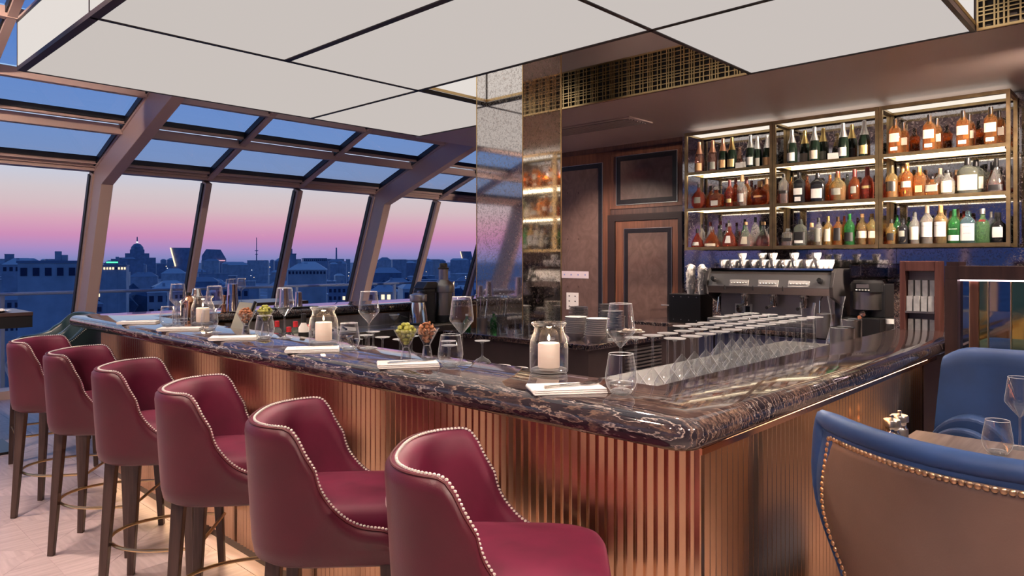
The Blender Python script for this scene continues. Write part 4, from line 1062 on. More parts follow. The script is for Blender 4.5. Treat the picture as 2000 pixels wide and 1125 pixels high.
B(1491, 0, 'bell', .235, .15, clear, 'clear facetted decanter of red cognac next to the brass post', corkm, None, liquid=red, fill=.44, cap=(.28, .14))
# bottom shelf, centre bay
B(1539, 0, 'square', .165, .105, clear, 'short square bourbon bottle with dark label', clear, paperb, (.26, .46), .5, 0, red, .3, (.30, .14))
B(1563, 0, 'square', .245, .102, smoke, 'square bourbon bottle with big black and white label', capb, paperb, (.06, .52), .62, 0, None, .5, (.32, .20), lab2=paperw, lz2=(.10, .20))
B(1585, 0, 'decanter', .215, .10, clear, 'clear square bottle with orange base behind the bourbon', corkm, None, back=1, liquid=amber, fill=.2, cap=(.36, .2))
B(1601, 0, 'tall', .25, .082, clear, 'whisky bottle with arched grey label', capb, papergr, (.14, .62), .42, 0, gold, .3, (.36, .16))
B(1619, 0, 'tall', .26, .08, gold, 'whisky bottle with arched cream label', capg, paper, (.14, .56), .46, 0, None, .5, (.36, .16))
B(1633, 0, 'tall', .255, .085, amber, 'whisky bottle with arched black and red label', capb, paperb, (.16, .60), .46, 0, None, .5, (.36, .18))
B(1649, 0, 'tall', .27, .06, amber_d, 'slim dark bottle with white neck between two bottles', capw, paper, (.2, .36), .5, 1)
B(1659, 0, 'tall', .275, .088, green, 'bright green whisky bottle with black label', capgr, paperb, (.12, .40), .6, 0, None, .5, (.34, .20))
B(1684, 0, 'tall', .27, .092, gold, 'whisky bottle with wide cream band label', corkm, paper, (.22, .44), .7, 0, amber, .5, (.36, .12))
B(1703, 0, 'tall', .275, .092, gold, 'whisky bottle with cream band label against the brass post', corkm, paper, (.22, .44), .7, 1, amber, .5, (.36, .12))
# bottom shelf, right bay
B(1733, 0, 'onion', .215, .088, gold, 'squat golden rum bottle with dark medallion', capb, paperb, (.16, .44), .4, 0, amber, .4, (.34, .16))
B(1747, 0, 'tall', .215, .092, blk, 'squat black rum bottle with pale print', capb, papergr, (.30, .52), .32, 0, None, .5, (.34, .22))
B(1752, 0, 'tall', .255, .07, green, 'dark green capped bottle behind the black one', capgr, None, back=1)
B(1774, 0, 'tall', .265, .085, clear, 'clear whisky bottle with cream label and black cap', capb, paper, (.14, .54), .55, 0, amber, .3, (.34, .14))
B(1785, 0, 'tall', .26, .06, smoke, 'smoky slim bottle behind two cream labels', capb, None, back=1)
m1 = B(1798, 0, 'tall', .315, .098, clear, 'tall single malt bottle with large white label and golden base', corkm, paperw, (.18, .56), .62, 0, gold, .58, (.36, .20))
B(1812, 0, 'tall', .30, .07, amber, 'amber bottle between the two tall white labels', corkm, None, back=1)
m2 = B(1827, 0, 'tall', .315, .098, gold, 'tall single malt bottle with large white label and reddish base', corkm, paperw, (.18, .56), .62, 0, amber_d, .62, (.36, .20))
B(1845, 0, 'tall', .28, .075, clear, 'clear bottle with tan capsule right of the tall malts', corkm, None, back=1)
B(1854, 0, 'tall', .27, .085, gold, 'bottle with orange band label behind the green malt', caprd, paperr, (.22, .42), .6, 1)
m3 = B(1864, 0, 'tall', .275, .092, green, 'green malt bottle with white base label', capgr, paperw, (.08, .24), .6, 0, None, .5, (.36, .20))
B(1879, 0, 'tall', .265, .085, red, 'red bottle behind the green malt', caprd, paperr, (.22, .42), .6, 1)
m4 = B(1898, 0, 'square', .26, .098, blue_b, 'ice blue square gin bottle with white label', capb, paperw, (.08, .60), .6, 0, None, .5, (.30, .12))
B(1923, 0, 'onion', .27, .098, green2, 'bright green gin bottle with silver cap and red seal', caps, None, cap=(.40, .16), lab2=caprd, lz2=(.62, .68))
B(1936, 0, 'tall', .25, .06, clear, 'clear slim bottle behind the green gin', capw, None, back=1)
B(1951, 0, 'onion', .235, .115, blk, 'round black gin bottle with white diamond label', capb, paperw, (.18, .52), .40, 0, None, .5, (.34, .16))
# nothing on a shelf may share its spot with a neighbour or a post
for row in ROWS.values():
    lim = {}
    for o, r0 in row:
        y_ = o.location.y; k_ = 0 if y_ > ye[1] else 1 if y_ > ye[2] else 2
        lim[o.name] = (ye[k_+1]+.030+r0, ye[k_]-.030-r0)
    for _ in range(60):
        row.sort(key=lambda p: p[0].location.y)
        for (o1, ra), (o2, rb) in zip(row, row[1:]):
            gap = ra+rb+.002-(o2.location.y-o1.location.y)
            if gap > 0: o1.location.y -= gap/2; o2.location.y += gap/2
        for o, r0 in row: lo, hi = lim[o.name]; o.location.y = min(max(o.location.y, lo), hi)
ink = P('print_ink', (.04, .04, .06), .6); inkb = P('print_blue', (.03, .06, .22), .6); inkw = P('print_white', (.75, .75, .72), .6)
for m_, ls in ((m1, (('MACALLAN', .013, .46), ('12', .018, .36))), (m2, (('MACALLAN', .013, .46), ('12', .018, .36)))):
    for s_, sz, f in ls: lettering(s_, sz, ink, m_, (-.0515, 0, .315*f))
for s_, f, mm in (('BOMBAY', .50, inkb), ('SAPPHIRE', .30, inkb)): lettering(s_, .012, mm, m4, (-.0425, 0, .26*f))
lettering('Glenfiddich', .013, inkw, m3, (-.0475, 0, .275*.42))
for o_, s_, z in ((0, 0, 0),): pass

# ================================================================== TABLEWARE PROTOTYPES
def wine_glass(label, group=None, loc=(0, 0, 0), h=.241):
    t = thing('wine_glass', label, 'wine glass', loc, 0, group); k = h/.241
    MB().lathe([(r*k if z > .01 else r, z*k) for r, z in [(.0035, .106), (.012, .116), (.030, .137), (.0425, .153), (.0445, .160), (.0430, .172), (.0345, .241)]], 28).build('bowl', wine_m, t, smooth=True)
    MB().lathe([(0, 0), (.037, 0), (.0375, .0015), (.020, .004), (.006, .008), (.0038, .016), (.0034, .06), (.0036, .106), (0, .107)], 20).build('stem', thick_m, t, smooth=True)
    MB().lathe([(.0352*k, .2402*k), (.0346*k, .2414*k), (.0338*k, .2402*k)], 28).build('rim', P('glass_rim', (.75, .76, .78), .1, spec=.8), t, smooth=True)
    return t
def tumbler(label, group=None, loc=(0, 0, 0), h=.112):
    t = thing('tumbler', label, 'tumbler', loc, 0, group); k = h/.112
    MB().lathe([(r*k, z*k) for r, z in [(0, .0), (.024, 0), (.028, .003), (.040, .022), (.0445, .042), (.043, .06), (.0345, .112)]], 28).build('body', wine_m, t, smooth=True)
    MB().lathe([(0, .002), (.023, .002), (.030, .009), (.022, .014), (0, .015)], 20).build('base', thick_m, t, smooth=True)
    MB().lathe([(.0352*k, .1112*k), (.0346*k, .1124*k), (.0338*k, .1112*k)], 28).build('rim', MATS.get('glass_rim') or P('glass_rim', (.75, .76, .78), .1, spec=.8), t, smooth=True)
    return t
wg0 = tb0 = None
seatw = ['closest to the bar corner', 'second along from the bar corner', 'third along from the bar corner', 'third along from the teal chairs', 'second along from the teal chairs', 'at the far end of the bar']
wgp = [(1212, 747), (893, 712), (694, 682), (541, 661), (419, 649.5), (341, 638)]
tbp = [(1213, 769), (880, 716), (682, 683), (517, 662), (409, 645), (328, 637)]
npk = [(1107, 764, -7), (798, 715, -4), (612, 686, -4), (458, 663, -4), (353, 645, -4), (272, 632, -4)]
for i in range(6):
    l1 = 'stemmed wine glass at the place setting '+seatw[i]; l2 = 'stemless tumbler at the place setting '+seatw[i]
    p1, p2 = onZ(*wgp[i], ZB), onZ(*tbp[i], ZB)
    if (p1-p2).length < .09: p1 = p2+(p1-p2).normalized()*.09 if (p1-p2).length > .01 else p2+Vector((.09, .03, 0))
    if i == 0: wg0 = wine_glass(l1, 'place setting wine glasses', p1); tb0 = tumbler(l2, 'place setting tumblers', p2)
    else: dup(wg0, p1, 0, l1); dup(tb0, p2, 0, l2)
def napkin(loc, rz, label):
    t = thing('napkin_setting', label, 'napkin', loc, rz, 'folded napkins on the bar')
    m = MB()
    # three soft layers, folded edge at -x
    for k, (zz, s_) in enumerate(((0, 1), (.0052, .985), (.0104, .97))):
        m2 = MB().box(-.105*s_, -.055*s_, zz, .105*s_, .055*s_, zz+.005)
        m2.build('napkin_layer', linen, t, bevel=.0023)
    m3 = MB().tube([(-.103, -.053, .009), (-.103, .053, .009)], .0068, 10, flat=1.0).build('napkin_fold', linen, t, smooth=True)
    return t
fork_me = None
def fork(loc, rz, label):
    global fork_me
    if fork_me is None:
        m = MB(); m.quadbar((-.09, 0, .004), (.03, 0, .003), .009, .005, h0=.002, h1=.002); m.quadbar((.03, 0, .003), (.05, 0, .0025), .006, .022, h0=.002, h1=.002)
        for y_ in (-.009, -.003, .003, .009): m.quadbar((.05, y_, .0025), (.092, y_, .006), .0032, .0022, h0=.0016, h1=.0016)
        fork_me = m.mesh('fork', bevel=0); fork_me.materials.append(chrome)
    return tag(link('fork', fork_me, None, loc, (0, 0, rz)), label, 'fork', 'forks on the napkins')
na0 = None
for i, (px, py, da) in enumerate(npk):
    p_ = onZ(px, py, ZB); rz = math.radians(-30+da)
    lbl = 'folded white linen napkin at the place setting '+seatw[i]
    if na0 is None: na0 = napkin(p_, rz, lbl)
    else: dup(na0, p_, rz, lbl)
    fork(p_+Vector((.02, 0, .0152)), rz+.35, 'steel fork lying on the napkin '+seatw[i])
    if i < 2: fork(p_+Vector((.0, -.018, .0152)), rz+.30, 'second steel fork lying on the napkin '+seatw[i])
# candle jars
def jar(loc, label, s=1.):
    t = thing('candle_jar', label, 'candle', loc, 0, 'candle jars on the bar')
    MB().lathe([(0, .0), (.060, 0), (.0635, .006), (.064, .085), (.060, .112), (.050, .135), (.0475, .148), (.055, .158), (.057, .164)], 28).build('glass_jar', wine_m, t, smooth=True)
    MB().lathe([(0, .003), (.057, .003), (.0595, .012), (.05, .016), (0, .0165)], 24).build('jar_base', thick_m, t, smooth=True)
    MB().tube([(.056*math.cos(2*PI*k/24), .056*math.sin(2*PI*k/24), .163) for k in range(24)], .0035, 6, closed=True).build('jar_lip', thick_m, t, smooth=True)
    c_ = MB().lathe([(0, .017), (.035, .017), (.0365, .02), (.0365, .094), (.034, .098), (.026, .097), (0, .095)], 24).build('candle', wax, t, smooth=True)
    MB().lathe([(0, .095), (.0012, .095), (.0012, .106), (0, .107)], 6).build('wick', black, c_)
    MB().lathe([(0, .104), (.0045, .110), (.0035, .119), (0, .128)], 8).build('flame', flame_m, c_, smooth=True)
    lamp('candle_glow', 'POINT', (0, 0, .125), 1.0, (1, .62, .32), t, shadow_soft_size=.01)
    return t
jp = [(1072, 727, 'glass jar candle standing by the first napkin from the bar corner'), (632, 672, 'glass jar candle standing between the middle place settings'), (396, 634, 'glass jar candle standing near the copper shaker')]
j0 = None
for px, py, lb_ in jp:
    if j0 is None: j0 = jar(onZ(px, py, ZB), lb_)
    else: dup(j0, onZ(px, py, ZB), 0, lb_)
# snack glasses
olive_m = P('green_olive', (.30, .30, .05), .3, var=.3, vscale=60); almond_m = P('roast_almond', (.32, .12, .05), .5, var=.3, vscale=90)
ol_me = MB().lathe([(0, -.011), (.006, -.0095), (.0092, -.003), (.0092, .003), (.006, .0095), (0, .011)], 10).mesh('olive', smooth=True); ol_me.materials.append(olive_m)
al_me = MB().lathe([(0, -.012), (.0055, -.008), (.0075, 0), (.005, .008), (0, .012)], 8, sx=1, sy=.65).mesh('almond', smooth=True); al_me.materials.append(almond_m)
def snack(loc, kind, label):
    t = thing('snack_glass', label, 'snack glass', loc, 0, 'snack glasses on the bar')
    MB().lathe([(0, 0), (.021, 0), (.0215, .003), (.0175, .03), (.0125, .056), (.046, .118)], 24).build('conical_glass', wine_m, t, smooth=True)
    MB().lathe([(0, .001), (.020, .001), (.0165, .03), (.011, .052), (0, .055)], 14).build('glass_foot', thick_m, t, smooth=True)
    r = random.Random(kind == 'olive'); me = ol_me if kind == 'olive' else al_me; gl_ = 'green olives' if kind == 'olive' else 'roast almonds'
    for z, rr, n_ in ((.070, .006, 2), (.084, .014, 5), (.098, .022, 8), (.112, .029, 10), (.124, .022, 7), (.135, .008, 3)):
        for k in range(n_):
            a = 2*PI*k/n_+r.random()*.6
            o = link(kind, me, None, (loc[0]+rr*math.cos(a), loc[1]+rr*math.sin(a), loc[2]+z), (r.uniform(0, 3), r.uniform(0, 3), r.uniform(0, 3)))
            tag(o, ('green olive' if kind == 'olive' else 'roasted almond')+' heaped in '+label.replace('conical snack glass of '+gl_+' ', 'the conical glass '), kind, gl_+' beside the '+('second' if 'second' in label else 'fourth')+' napkin')
snack(onZ(793, 706, ZB), 'olive', 'conical snack glass of green olives beside the second napkin')
snack(onZ(834, 702, ZB), 'almond', 'conical snack glass of roast almonds beside the second napkin')
snack(onZ(511, 651, ZB)+Vector((.03, .02, 0)), 'olive', 'conical snack glass of green olives beside the fourth napkin')
snack(onZ(488, 656, ZB)+Vector((-.02, 0, 0)), 'almond', 'conical snack glass of roast almonds beside the fourth napkin')

# upturned stemware on the ledge
up_me = MB().lathe([(.0445, 0), (.049, .030), (.0485, .042), (.040, .058), (.018, .088), (.007, .101), (.004, .108)], 22).mesh('bowl', smooth=True); up_me.materials.append(wine_m)
us_me = MB().lathe([(0, .106), (.004, .108), (.0034, .15), (.0038, .208), (.010, .215), (.037, .2185), (.0375, .2205), (0, .2215)], 20).mesh('stem', smooth=True); us_me.materials.append(thick_m)
def upturned(x, y_, label, group, s=1.):
    t = thing('upturned_wine_glass', label, 'wine glass', (x, y_, ZI), 0, group); t.scale = (s, s, s)
    link('bowl', up_me, t); link('stem', us_me, t); return t
upturned(2.03, 1.335, 'upturned wine glass standing alone at the inner bar corner', 'upturned wine glasses')
r = random.Random(3)
for i in range(13):
    for j in range(5):
        if j >= (2 if i < 4 else 3 if i < 9 else 4): continue
        x, y_ = 2.10+i*.104+(j % 2)*.035+r.uniform(-.004, .004), 1.225+j*.108+r.uniform(-.003, .003)
        upturned(x, y_, 'upturned wine glass in the close ranks along the short arm', 'upturned wine glasses')
# short tumblers and coupes upturned behind the front counter
coup = MB().lathe([(.046, 0), (.047, .02), (.03, .045), (.008, .058), (.004, .066), (.004, .115), (.010, .124), (.034, .128), (.0345, .130), (0, .131)], 20).mesh('glass_body', smooth=True); coup.materials.append(wine_m)
for x, y_ in ((2.17, 2.22), (1.96, 2.20), (2.06, 2.32), (1.96, 2.53), (1.96, 2.66), (1.96, 2.79), (2.08, 2.90), (2.08, 2.60)):
    tag(link('upturned_coupe', coup, None, (x, y_, ZI)), 'upturned coupe glass on the ledge behind the front counter', 'coupe glass', 'upturned coupes')
cup_me = MB().lathe([(0, 0), (.022, 0), (.025, .004), (.036, .03), (.040, .058), (.0375, .058), (.033, .03), (.02, .008), (0, .007)], 20).mesh('cup_bowl', smooth=True); cup_me.materials.append(porc)
hd_me = MB().tube([(.036, 0, .045), (.052, 0, .046), (.057, 0, .034), (.048, 0, .02), (.032, 0, .017)], .0042, 6).mesh('handle', smooth=True); hd_me.materials.append(porc)
def cup(loc, rz, label, group, rx=0):
    t = thing('coffee_cup', label, 'cup', loc, rz, group); t.rotation_euler = (rx, 0, rz)
    link('cup_bowl', cup_me, t); link('handle', hd_me, t); return t
for k in range(8):
    cup((1.945+.10*(k % 2), 1.70+.095*(k//2), ZI), 0., 'white cup on the ledge behind the front counter', 'white cups on the ledge')
# steel bins beyond the glasses
def bin_(px, py_top, y_, label, r=.058, h=.14):
    x = onY(px, 600, y_).x; t = thing('steel_bin', label, 'container', (x, y_, ZI), 0, 'steel bins')
    MB().lathe([(0, 0), (r, 0), (r, h), (r-.002, h), (r-.002, .006), (0, .006)], 24).build('cylinder', steel, t, smooth=True)
    MB().tube([(r*math.cos(2*PI*k/24), r*math.sin(2*PI*k/24), h) for k in range(24)], .002, 6, closed=True).build('rolled_rim', chrome, t, smooth=True)
bin_(1645, 640, 1.245, 'brushed steel bin at the end of the ranks of glasses'); bin_(1662, 640, 1.38, 'brushed steel bin behind the end bin')
bin_(1612, 640, 1.60, 'brushed steel bin standing behind the ranks of glasses', .055, .15)
# carafes
def carafe(loc, label, kind):
    t = thing('glass_carafe', label, 'carafe', loc, 0)
    if kind: prof = [(0, 0), (.05, 0), (.054, .01), (.050, .05), (.032, .12), (.026, .17), (.036, .24), (.046, .29)]
    else: prof = [(0, 0), (.034, 0), (.036, .01), (.033, .10), (.034, .2), (.042, .25)]
    MB().lathe(prof, 24).build('body', wine_m, t, smooth=True); MB().lathe([(0, .001), (prof[1][0]-.002, .001), (prof[1][0]-.002, .012), (0, .014)], 18).build('base', thick_m, t, smooth=True)
q = onY(1638, 600, 1.36); carafe((3.96, 1.335, ZI), 'wide mouthed clear carafe at the end of the short arm ledge', 1)
carafe((3.93, 1.475, ZI), 'straight clear carafe next to the wide mouthed one', 0)
# ================================================================== CROCKERY ON THE ISLAND
ZL = .95
pl_me = MB().lathe([(0, 0), (.055, 0), (.06, .003), (.098, .011), (.105, .013), (.104, .0145), (.09, .0115), (.055, .005), (0, .004)], 28).mesh('plate', smooth=True); pl_me.materials.append(porc)
bw_me = MB().lathe([(0, 0), (.035, 0), (.038, .005), (.065, .03), (.080, .052), (.0785, .053), (.06, .032), (.03, .010), (0, .009)], 28).mesh('bowl', smooth=True); bw_me.materials.append(porc)
def stack(me, name, n_, loc, dz, label, cat, s=1., lean=0.):
    for k in range(n_):
        o = link(name, me, None, (loc[0]+lean*k, loc[1]-lean*k*.5, loc[2]+dz*k), (0, 0, k), (s, s, s)); tag(o, label, cat, label+' group')
def iso(px, py, z=ZL): return onZ(px, py, z)
stack(pl_me, 'side_plate', 18, (4.66, 3.32, ZL), .0115, 'white side plate in the tall stack next to the glass jug', 'plate', .78)
stack(pl_me, 'side_plate', 16, (4.52, 3.52, ZL), .0115, 'white side plate in the stack against the mirrored column', 'plate', .74)
stack(pl_me, 'side_plate', 15, (4.44, 3.13, ZL), .0115, 'white side plate in the stack nearest the cabinet vent', 'plate', .82)
stack(bw_me, 'soup_bowl', 9, (3.93, 3.08, ZL), .0135, 'white bowl in the upright stack at the island edge', 'bowl')
stack(bw_me, 'soup_bowl', 9, (3.90, 2.89, ZL), .0135, 'white bowl in the leaning stack at the island corner', 'bowl', 1., .0022)
jug = thing('glass_jug', 'clear straight glass jug among the plate stacks', 'jug', (4.20, 3.24, ZL))
MB().lathe([(0, 0), (.045, 0), (.048, .006), (.046, .12), (.05, .21)], 24).build('body', wine_m, jug, smooth=True); MB().lathe([(0, .001), (.044, .001), (.044, .014), (0, .015)], 18).build('base', thick_m, jug, smooth=True)
for k, (x, y_, h) in enumerate(((3.80, 3.20, .07), (4.05, 2.86, .09), (3.86, 3.42, .10), (3.84, 3.54, .12), (3.80, 3.66, .08))):
    t = thing('small_glass', ['squat tealight glass before the bowls', 'squat tealight glass beside the leaning bowls', 'small clear glass by the mirrored column', 'taller clear glass by the mirrored column', 'short clear glass at the column corner'][k], 'glass', (x, y_, ZL))
    MB().lathe([(0, 0), (.03, 0), (.032, .004), (.034, h)], 18).build('body', wine_m, t, smooth=True); MB().lathe([(0, .001), (.029, .001), (.029, .01), (0, .012)], 14).build('base', thick_m, t, smooth=True)
tr = thing('pastry_dish', 'white dish piled with pale canapes on sticks on the island', 'dish', (4.38, 2.86+.06, ZL))
MB().lathe([(0, 0), (.05, 0), (.055, .02), (.10, .03), (.102, .034), (.05, .026), (0, .025)], 24).build('dish', porc, tr, smooth=True)
cn = MB().lathe([(0, 0), (.016, .002), (.017, .014), (.008, .02), (0, .021)], 9).mesh('canape', smooth=True); cn.materials.append(P('canape', (.62, .52, .42), .7, var=.3, vscale=80))
pk = MB().lathe([(.0012, 0), (.0012, .09), (.006, .092), (.006, .096), (0, .097)], 6).mesh('cocktail_pick'); pk.materials.append(paper)
r = random.Random(9)
for k in range(13):
    a = k*2.4; rr = .02*math.sqrt(k); x, y_ = 4.38+rr*math.cos(a), 2.92+rr*math.sin(a)
    tag(link('canape', cn, None, (x, y_, ZL+.031-(.0 if rr < .05 else -.002))), 'small pale canape heaped on the white dish', 'canape', 'canapes on the dish')
    if k % 3 == 0: tag(link('cocktail_pick', pk, None, (x, y_, ZL+.050)), 'thin pick with flat head stuck in a canape', 'cocktail pick', 'picks in the canapes')
# green bottle and bar tools standing before the mirror
gb = thing('green_bottle', 'small bright green bottle lying low before the mirrored column', 'bottle', (3.80, 4.06, ZL))
MB().lathe([(0, 0), (.03, 0), (.032, .01), (.03, .08), (.012, .10), (.011, .12), (0, .12)], 16).build('glass_body', green, gb, smooth=True); MB().lathe([(0, .12), (.013, .12), (.013, .135), (0, .136)], 10).build('cap', capw, gb)
tp = thing('tool_pot', 'pot of long steel bar tools before the mirrored column', 'tool pot', (3.84, 3.93, ZL))
MB().lathe([(0, 0), (.04, 0), (.043, .11), (.041, .11), (.038, .006), (0, .006)], 18).build('pot', steel, tp, smooth=True)
for k in range(6):
    a = k*1.05; s_ = MB().tube([(.02*math.cos(a), .02*math.sin(a), .01), (.05*math.cos(a), .05*math.sin(a), .24+.02*(k % 3))], .0025, 6).build('bar_tool', chrome, tp); MB().lathe([(0, 0), (.009, .008), (0, .016)], 8, (.05*math.cos(a), .05*math.sin(a), .24+.02*(k % 3))).build('tool_head', chrome, s_)

# ================================================================== COFFEE MACHINE
XE0 = 5.86; zc0 = .92
ya, yb = yw(1380, XE0), yw(1632, XE0); yc = (ya+yb)/2; WM = abs(ya-yb)
cm = thing('espresso_machine', 'wide three group steel espresso machine on the back counter', 'espresso machine', (XE0, yc, zc0))
hw = WM/2
st2 = P('satin_steel', (.36, .34, .325), .4, 1.0)
MB().box(-.03, -hw+.10, .035, .50, hw-.02, .075).build('drip_tray', st2, cm, bevel=.008)
MB().box(-.06, -hw+.10, .0, .46, hw-.02, .036).build('base', P('slate_grey', (.09, .09, .12), .35, .5), cm, bevel=.006)
MB().box(.16, -hw+.06, .075, .50, hw-.06, .33).build('back_panel', st2, cm)
MB().prism([(-.02, .30), (-.04, .36), (.0, .47), (.06, .50), (.52, .50), (.52, .30)], 'y', -hw+.03, hw-.03).build('head', st2, cm, bevel=.004)
for s_ in (-1, 1):
    y0_ = s_*hw-(.03 if s_ > 0 else 0)
    MB().prism([(-.05, .29), (-.06, .37), (-.01, .49), (.05, .52), (.54, .52), (.54, .03), (.30, .03), (.24, .20)], 'y', y0_, y0_+.03).build('side_cheek', P('dark_grey_enamel', (.05, .045, .045), .35, .3), cm, bevel=.004)
MB().box(.03, -hw+.03, .505, .52, hw-.03, .52).build('cup_rail', chrome, cm)
for k in range(3):
    y_ = hw*.42-k*hw*.46
    gh = MB().lathe([(0, .19), (.034, .19), (.036, .20), (.036, .27), (.045, .28), (.045, .31), (0, .31)], 20, (.09, y_, 0)).build('group_head', chrome, cm, smooth=True)
    MB().tube([(.06, y_, .205), (-.08, y_-.01, .19)], [.010, .014], 8).build('portafilter_handle', black, cm, smooth=True)
    pn = MB().prism([(-.043, .368), (-.024, .420), (-.018, .418), (-.037, .366)], 'y', y_-.085, y_+.085).build('keypad', P('keypad_grey', (.36, .35, .34), .4), cm)
    for q in range(6): MB().lathe([(0, 0), (.008, 0), (.007, .004), (0, .005)], 8, (0, 0, 0)).build('key', capw, pn, loc=(-.040, y_-.065+q*.026, .392))
    MB().box(-.047, y_+hw*.23-.002, .33, -.02, y_+hw*.23+.002, .37).build('seam', black, cm)
for s_ in (-1, 1):
    MB().lathe([(0, 0), (.022, 0), (.024, .02), (.018, .05), (0, .052)], 14).build('steam_knob', black, cm, loc=(-.035, s_*(hw-.10), .415)).rotation_euler = (0, -PI/2+.3, 0)
    MB().tube([(.05, s_*(hw-.12), .29), (.0, s_*(hw-.12), .26), (-.02, s_*(hw-.115), .13)], .006, 8).build('steam_wand', chrome, cm, smooth=True)
gp = MB().box(.148, hw-.36, .10, .16, hw-.20, .20).build('gauge_plate', capw, cm, bevel=.002)
MB().lathe([(0, 0), (.030, 0), (.030, .006), (0, .007)], 18).build('gauge', chrome, gp, loc=(.148, hw-.245, .15)).rotation_euler = (0, -PI/2, 0)
MB().box(.144, hw-.34, .12, .149, hw-.30, .18).build('switch', black, gp)
# cups heaped on the machine
r = random.Random(5); zt2 = zc0+.52
for row, xx in ((0, .10), (1, .215), (2, .33)):
    for k in range(11):
        y_ = yc+hw-.12-k*.093
        if k > 9: continue
        cup((XE0+xx, y_, zt2), r.uniform(-.15, .15)+PI, 'white coffee cup in the ranks on top of the espresso machine', 'cups on the espresso machine').scale = (1.05, 1.05, 1.25)
for k, off in enumerate((1, 3, 4, 6, 8)):
    y_ = yc+hw-.12-off*.093-.046
    t = cup((XE0+.17, y_, zt2+.0726), PI, 'white coffee cup laid over the ranks on top of the espresso machine', 'upper cups on the espresso machine')
# black box with white fringed bundles
bx = thing('black_bin', 'black riveted box left of the espresso machine', 'box', (6.05, yw(1350, 6.05), zc0))
MB().box(-.12, -.16, 0, .12, .17, .27).build('box', black, bx, bevel=.004)
for a in (-.12, -.04, .04, .12):
    for z in (.03, .245): MB().lathe([(0, 0), (.006, 0), (.004, .003), (0, .004)], 8).build('rivet', chrome, bx, loc=(-.121, a, z)).rotation_euler = (0, -PI/2, 0)
fm = P('paper_fringe', (.72, .68, .64), .8)
for k, px in enumerate((1349, 1371)):
    t = thing('fringed_bundle', ['white fringed paper bundle next to the door case', 'white fringed paper bundle next to the espresso machine'][k], 'paper bundle', (6.05, yw(px, 6.05), zc0+.27))
    m = MB(); r = random.Random(k)
    for q in range(150):
        a = r.uniform(0, 2*PI); z = r.uniform(.06, .28); rr = .024+.008*math.sin(z*11)+r.uniform(0, .005); c_, s_ = math.cos(a), math.sin(a)
        m.quadbar((c_*.02, s_*.02, z), (c_*(rr+.02), s_*(rr+.02), z-.02+r.uniform(-.02, .01)), .010, .004, h0=.003, h1=.002)
    stuff(m.build('paper_strips', fm, t)); MB().lathe([(0, 0), (.03, 0), (.04, .05), (.038, .22), (.02, .28), (0, .285)], 12).build('core', fm, t, smooth=True)
# grinder
xg = 5.95; gy = yw(1692, xg)
g_ = thing('coffee_grinder', 'black and steel coffee grinder with a clear hopper right of the espresso machine', 'coffee grinder', (xg, gy, zc0))
MB().box(-.12, -.13, 0, .26, .13, .14).build('base', black, g_, bevel=.006)
MB().box(.02, -.13, .14, .26, .13, .40).build('body', black, g_, bevel=.006)
MB().lathe([(0, 0), (.11, 0), (.11, .14), (0, .14)], 24, (.05, .0, .20)).build('steel_drum', steel, g_, smooth=True)
MB().lathe([(0, 0), (.118, 0), (.118, .07), (.10, .09), (0, .09)], 24, (.03, 0, .34)).build('control_head', black, g_, smooth=True)
MB().box(-.093, -.045, .37, -.087, .045, .40).build('display', st2, g_)
for q in range(5): MB().box(-.094, -.05+q*.022, .352, -.088, -.038+q*.022, .360).build('key', capw, g_)
MB().box(.06, -.17, .44, .36, .15, .56).build('hopper', GLASS('hopper_plastic', (.72, .70, .78), 1.2, .5), g_, bevel=.02)
MB().tube([(-.12, 0, .165), (-.20, -.01, .15)], [.011, .016], 8).build('portafilter', copper, g_, smooth=True)
MB().tube([(-.10, 0, .17), (-.02, 0, .17)], .024, 12).build('spout', chrome, g_, smooth=True)
# tea rack: dark red wood frame with white pouches in rows, leaning back
xr_ = 4.75
def rack(x, y0, y1, label):
    yc_ = (y0+y1)/2; hw_ = (y1-y0)/2
    t = thing('sachet_rack', label, 'rack', (x, yc_, 0))
    H = 1.50
    for s_ in (-1, 1): MB().box(0, s_*hw_-(.03 if s_ > 0 else 0), 0, .10, s_*hw_+(.03 if s_ < 0 else 0), H).build('upright', mahog, t, bevel=.003)
    MB().box(0, -hw_+.03, H-.06, .10, hw_-.03, H).build('header', mahog, t, bevel=.003)
    MB().box(.09, -hw_+.03, .6, .10, hw_-.03, H-.06).build('back_panel', P('rack_white', (.55, .52, .50), .5), t)
    wv = 2*hw_-.06
    pc = P('sachet_paper', (.82, .80, .77), .6, var=.15, vscale=30)
    for r_i in range(4):
        z = H-.30-r_i*.235
        sh = MB().box(.0, -hw_+.03, z-.012, .09, hw_-.03, z).build('ledge', st2, t)
        for k in range(4):
            w_ = wv/4
            MB().box(.01+.004*(k % 2), -hw_+.03+w_*k+.004, z, .07, -hw_+.03+w_*(k+1)-.004, z+.09).build('sachet_box', pc, sh)
            MB().box(.04, -hw_+.03+w_*k+.006, z+.09, .085, -hw_+.03+w_*(k+1)-.006, z+.185).build('sachet_box', pc, sh)
    return t
rack(xr_, yw(1842, xr_)+.015, yw(1757, xr_), 'reddish wood rack of white sachets in rows at the end of the short arm')
# small salt box near the marble upstand
sb = thing('spice_jar', 'small capped jar between the grinder and the sachet rack', 'jar', (5.95, yw(1738, 5.95), zc0))
MB().lathe([(0, 0), (.03, 0), (.032, .09), (.026, .10), (0, .10)], 16).build('jar_body', thick_m, sb, smooth=True); MB().lathe([(0, .10), (.03, .10), (.03, .135), (0, .136)], 16).build('lid', capw, sb, smooth=True)

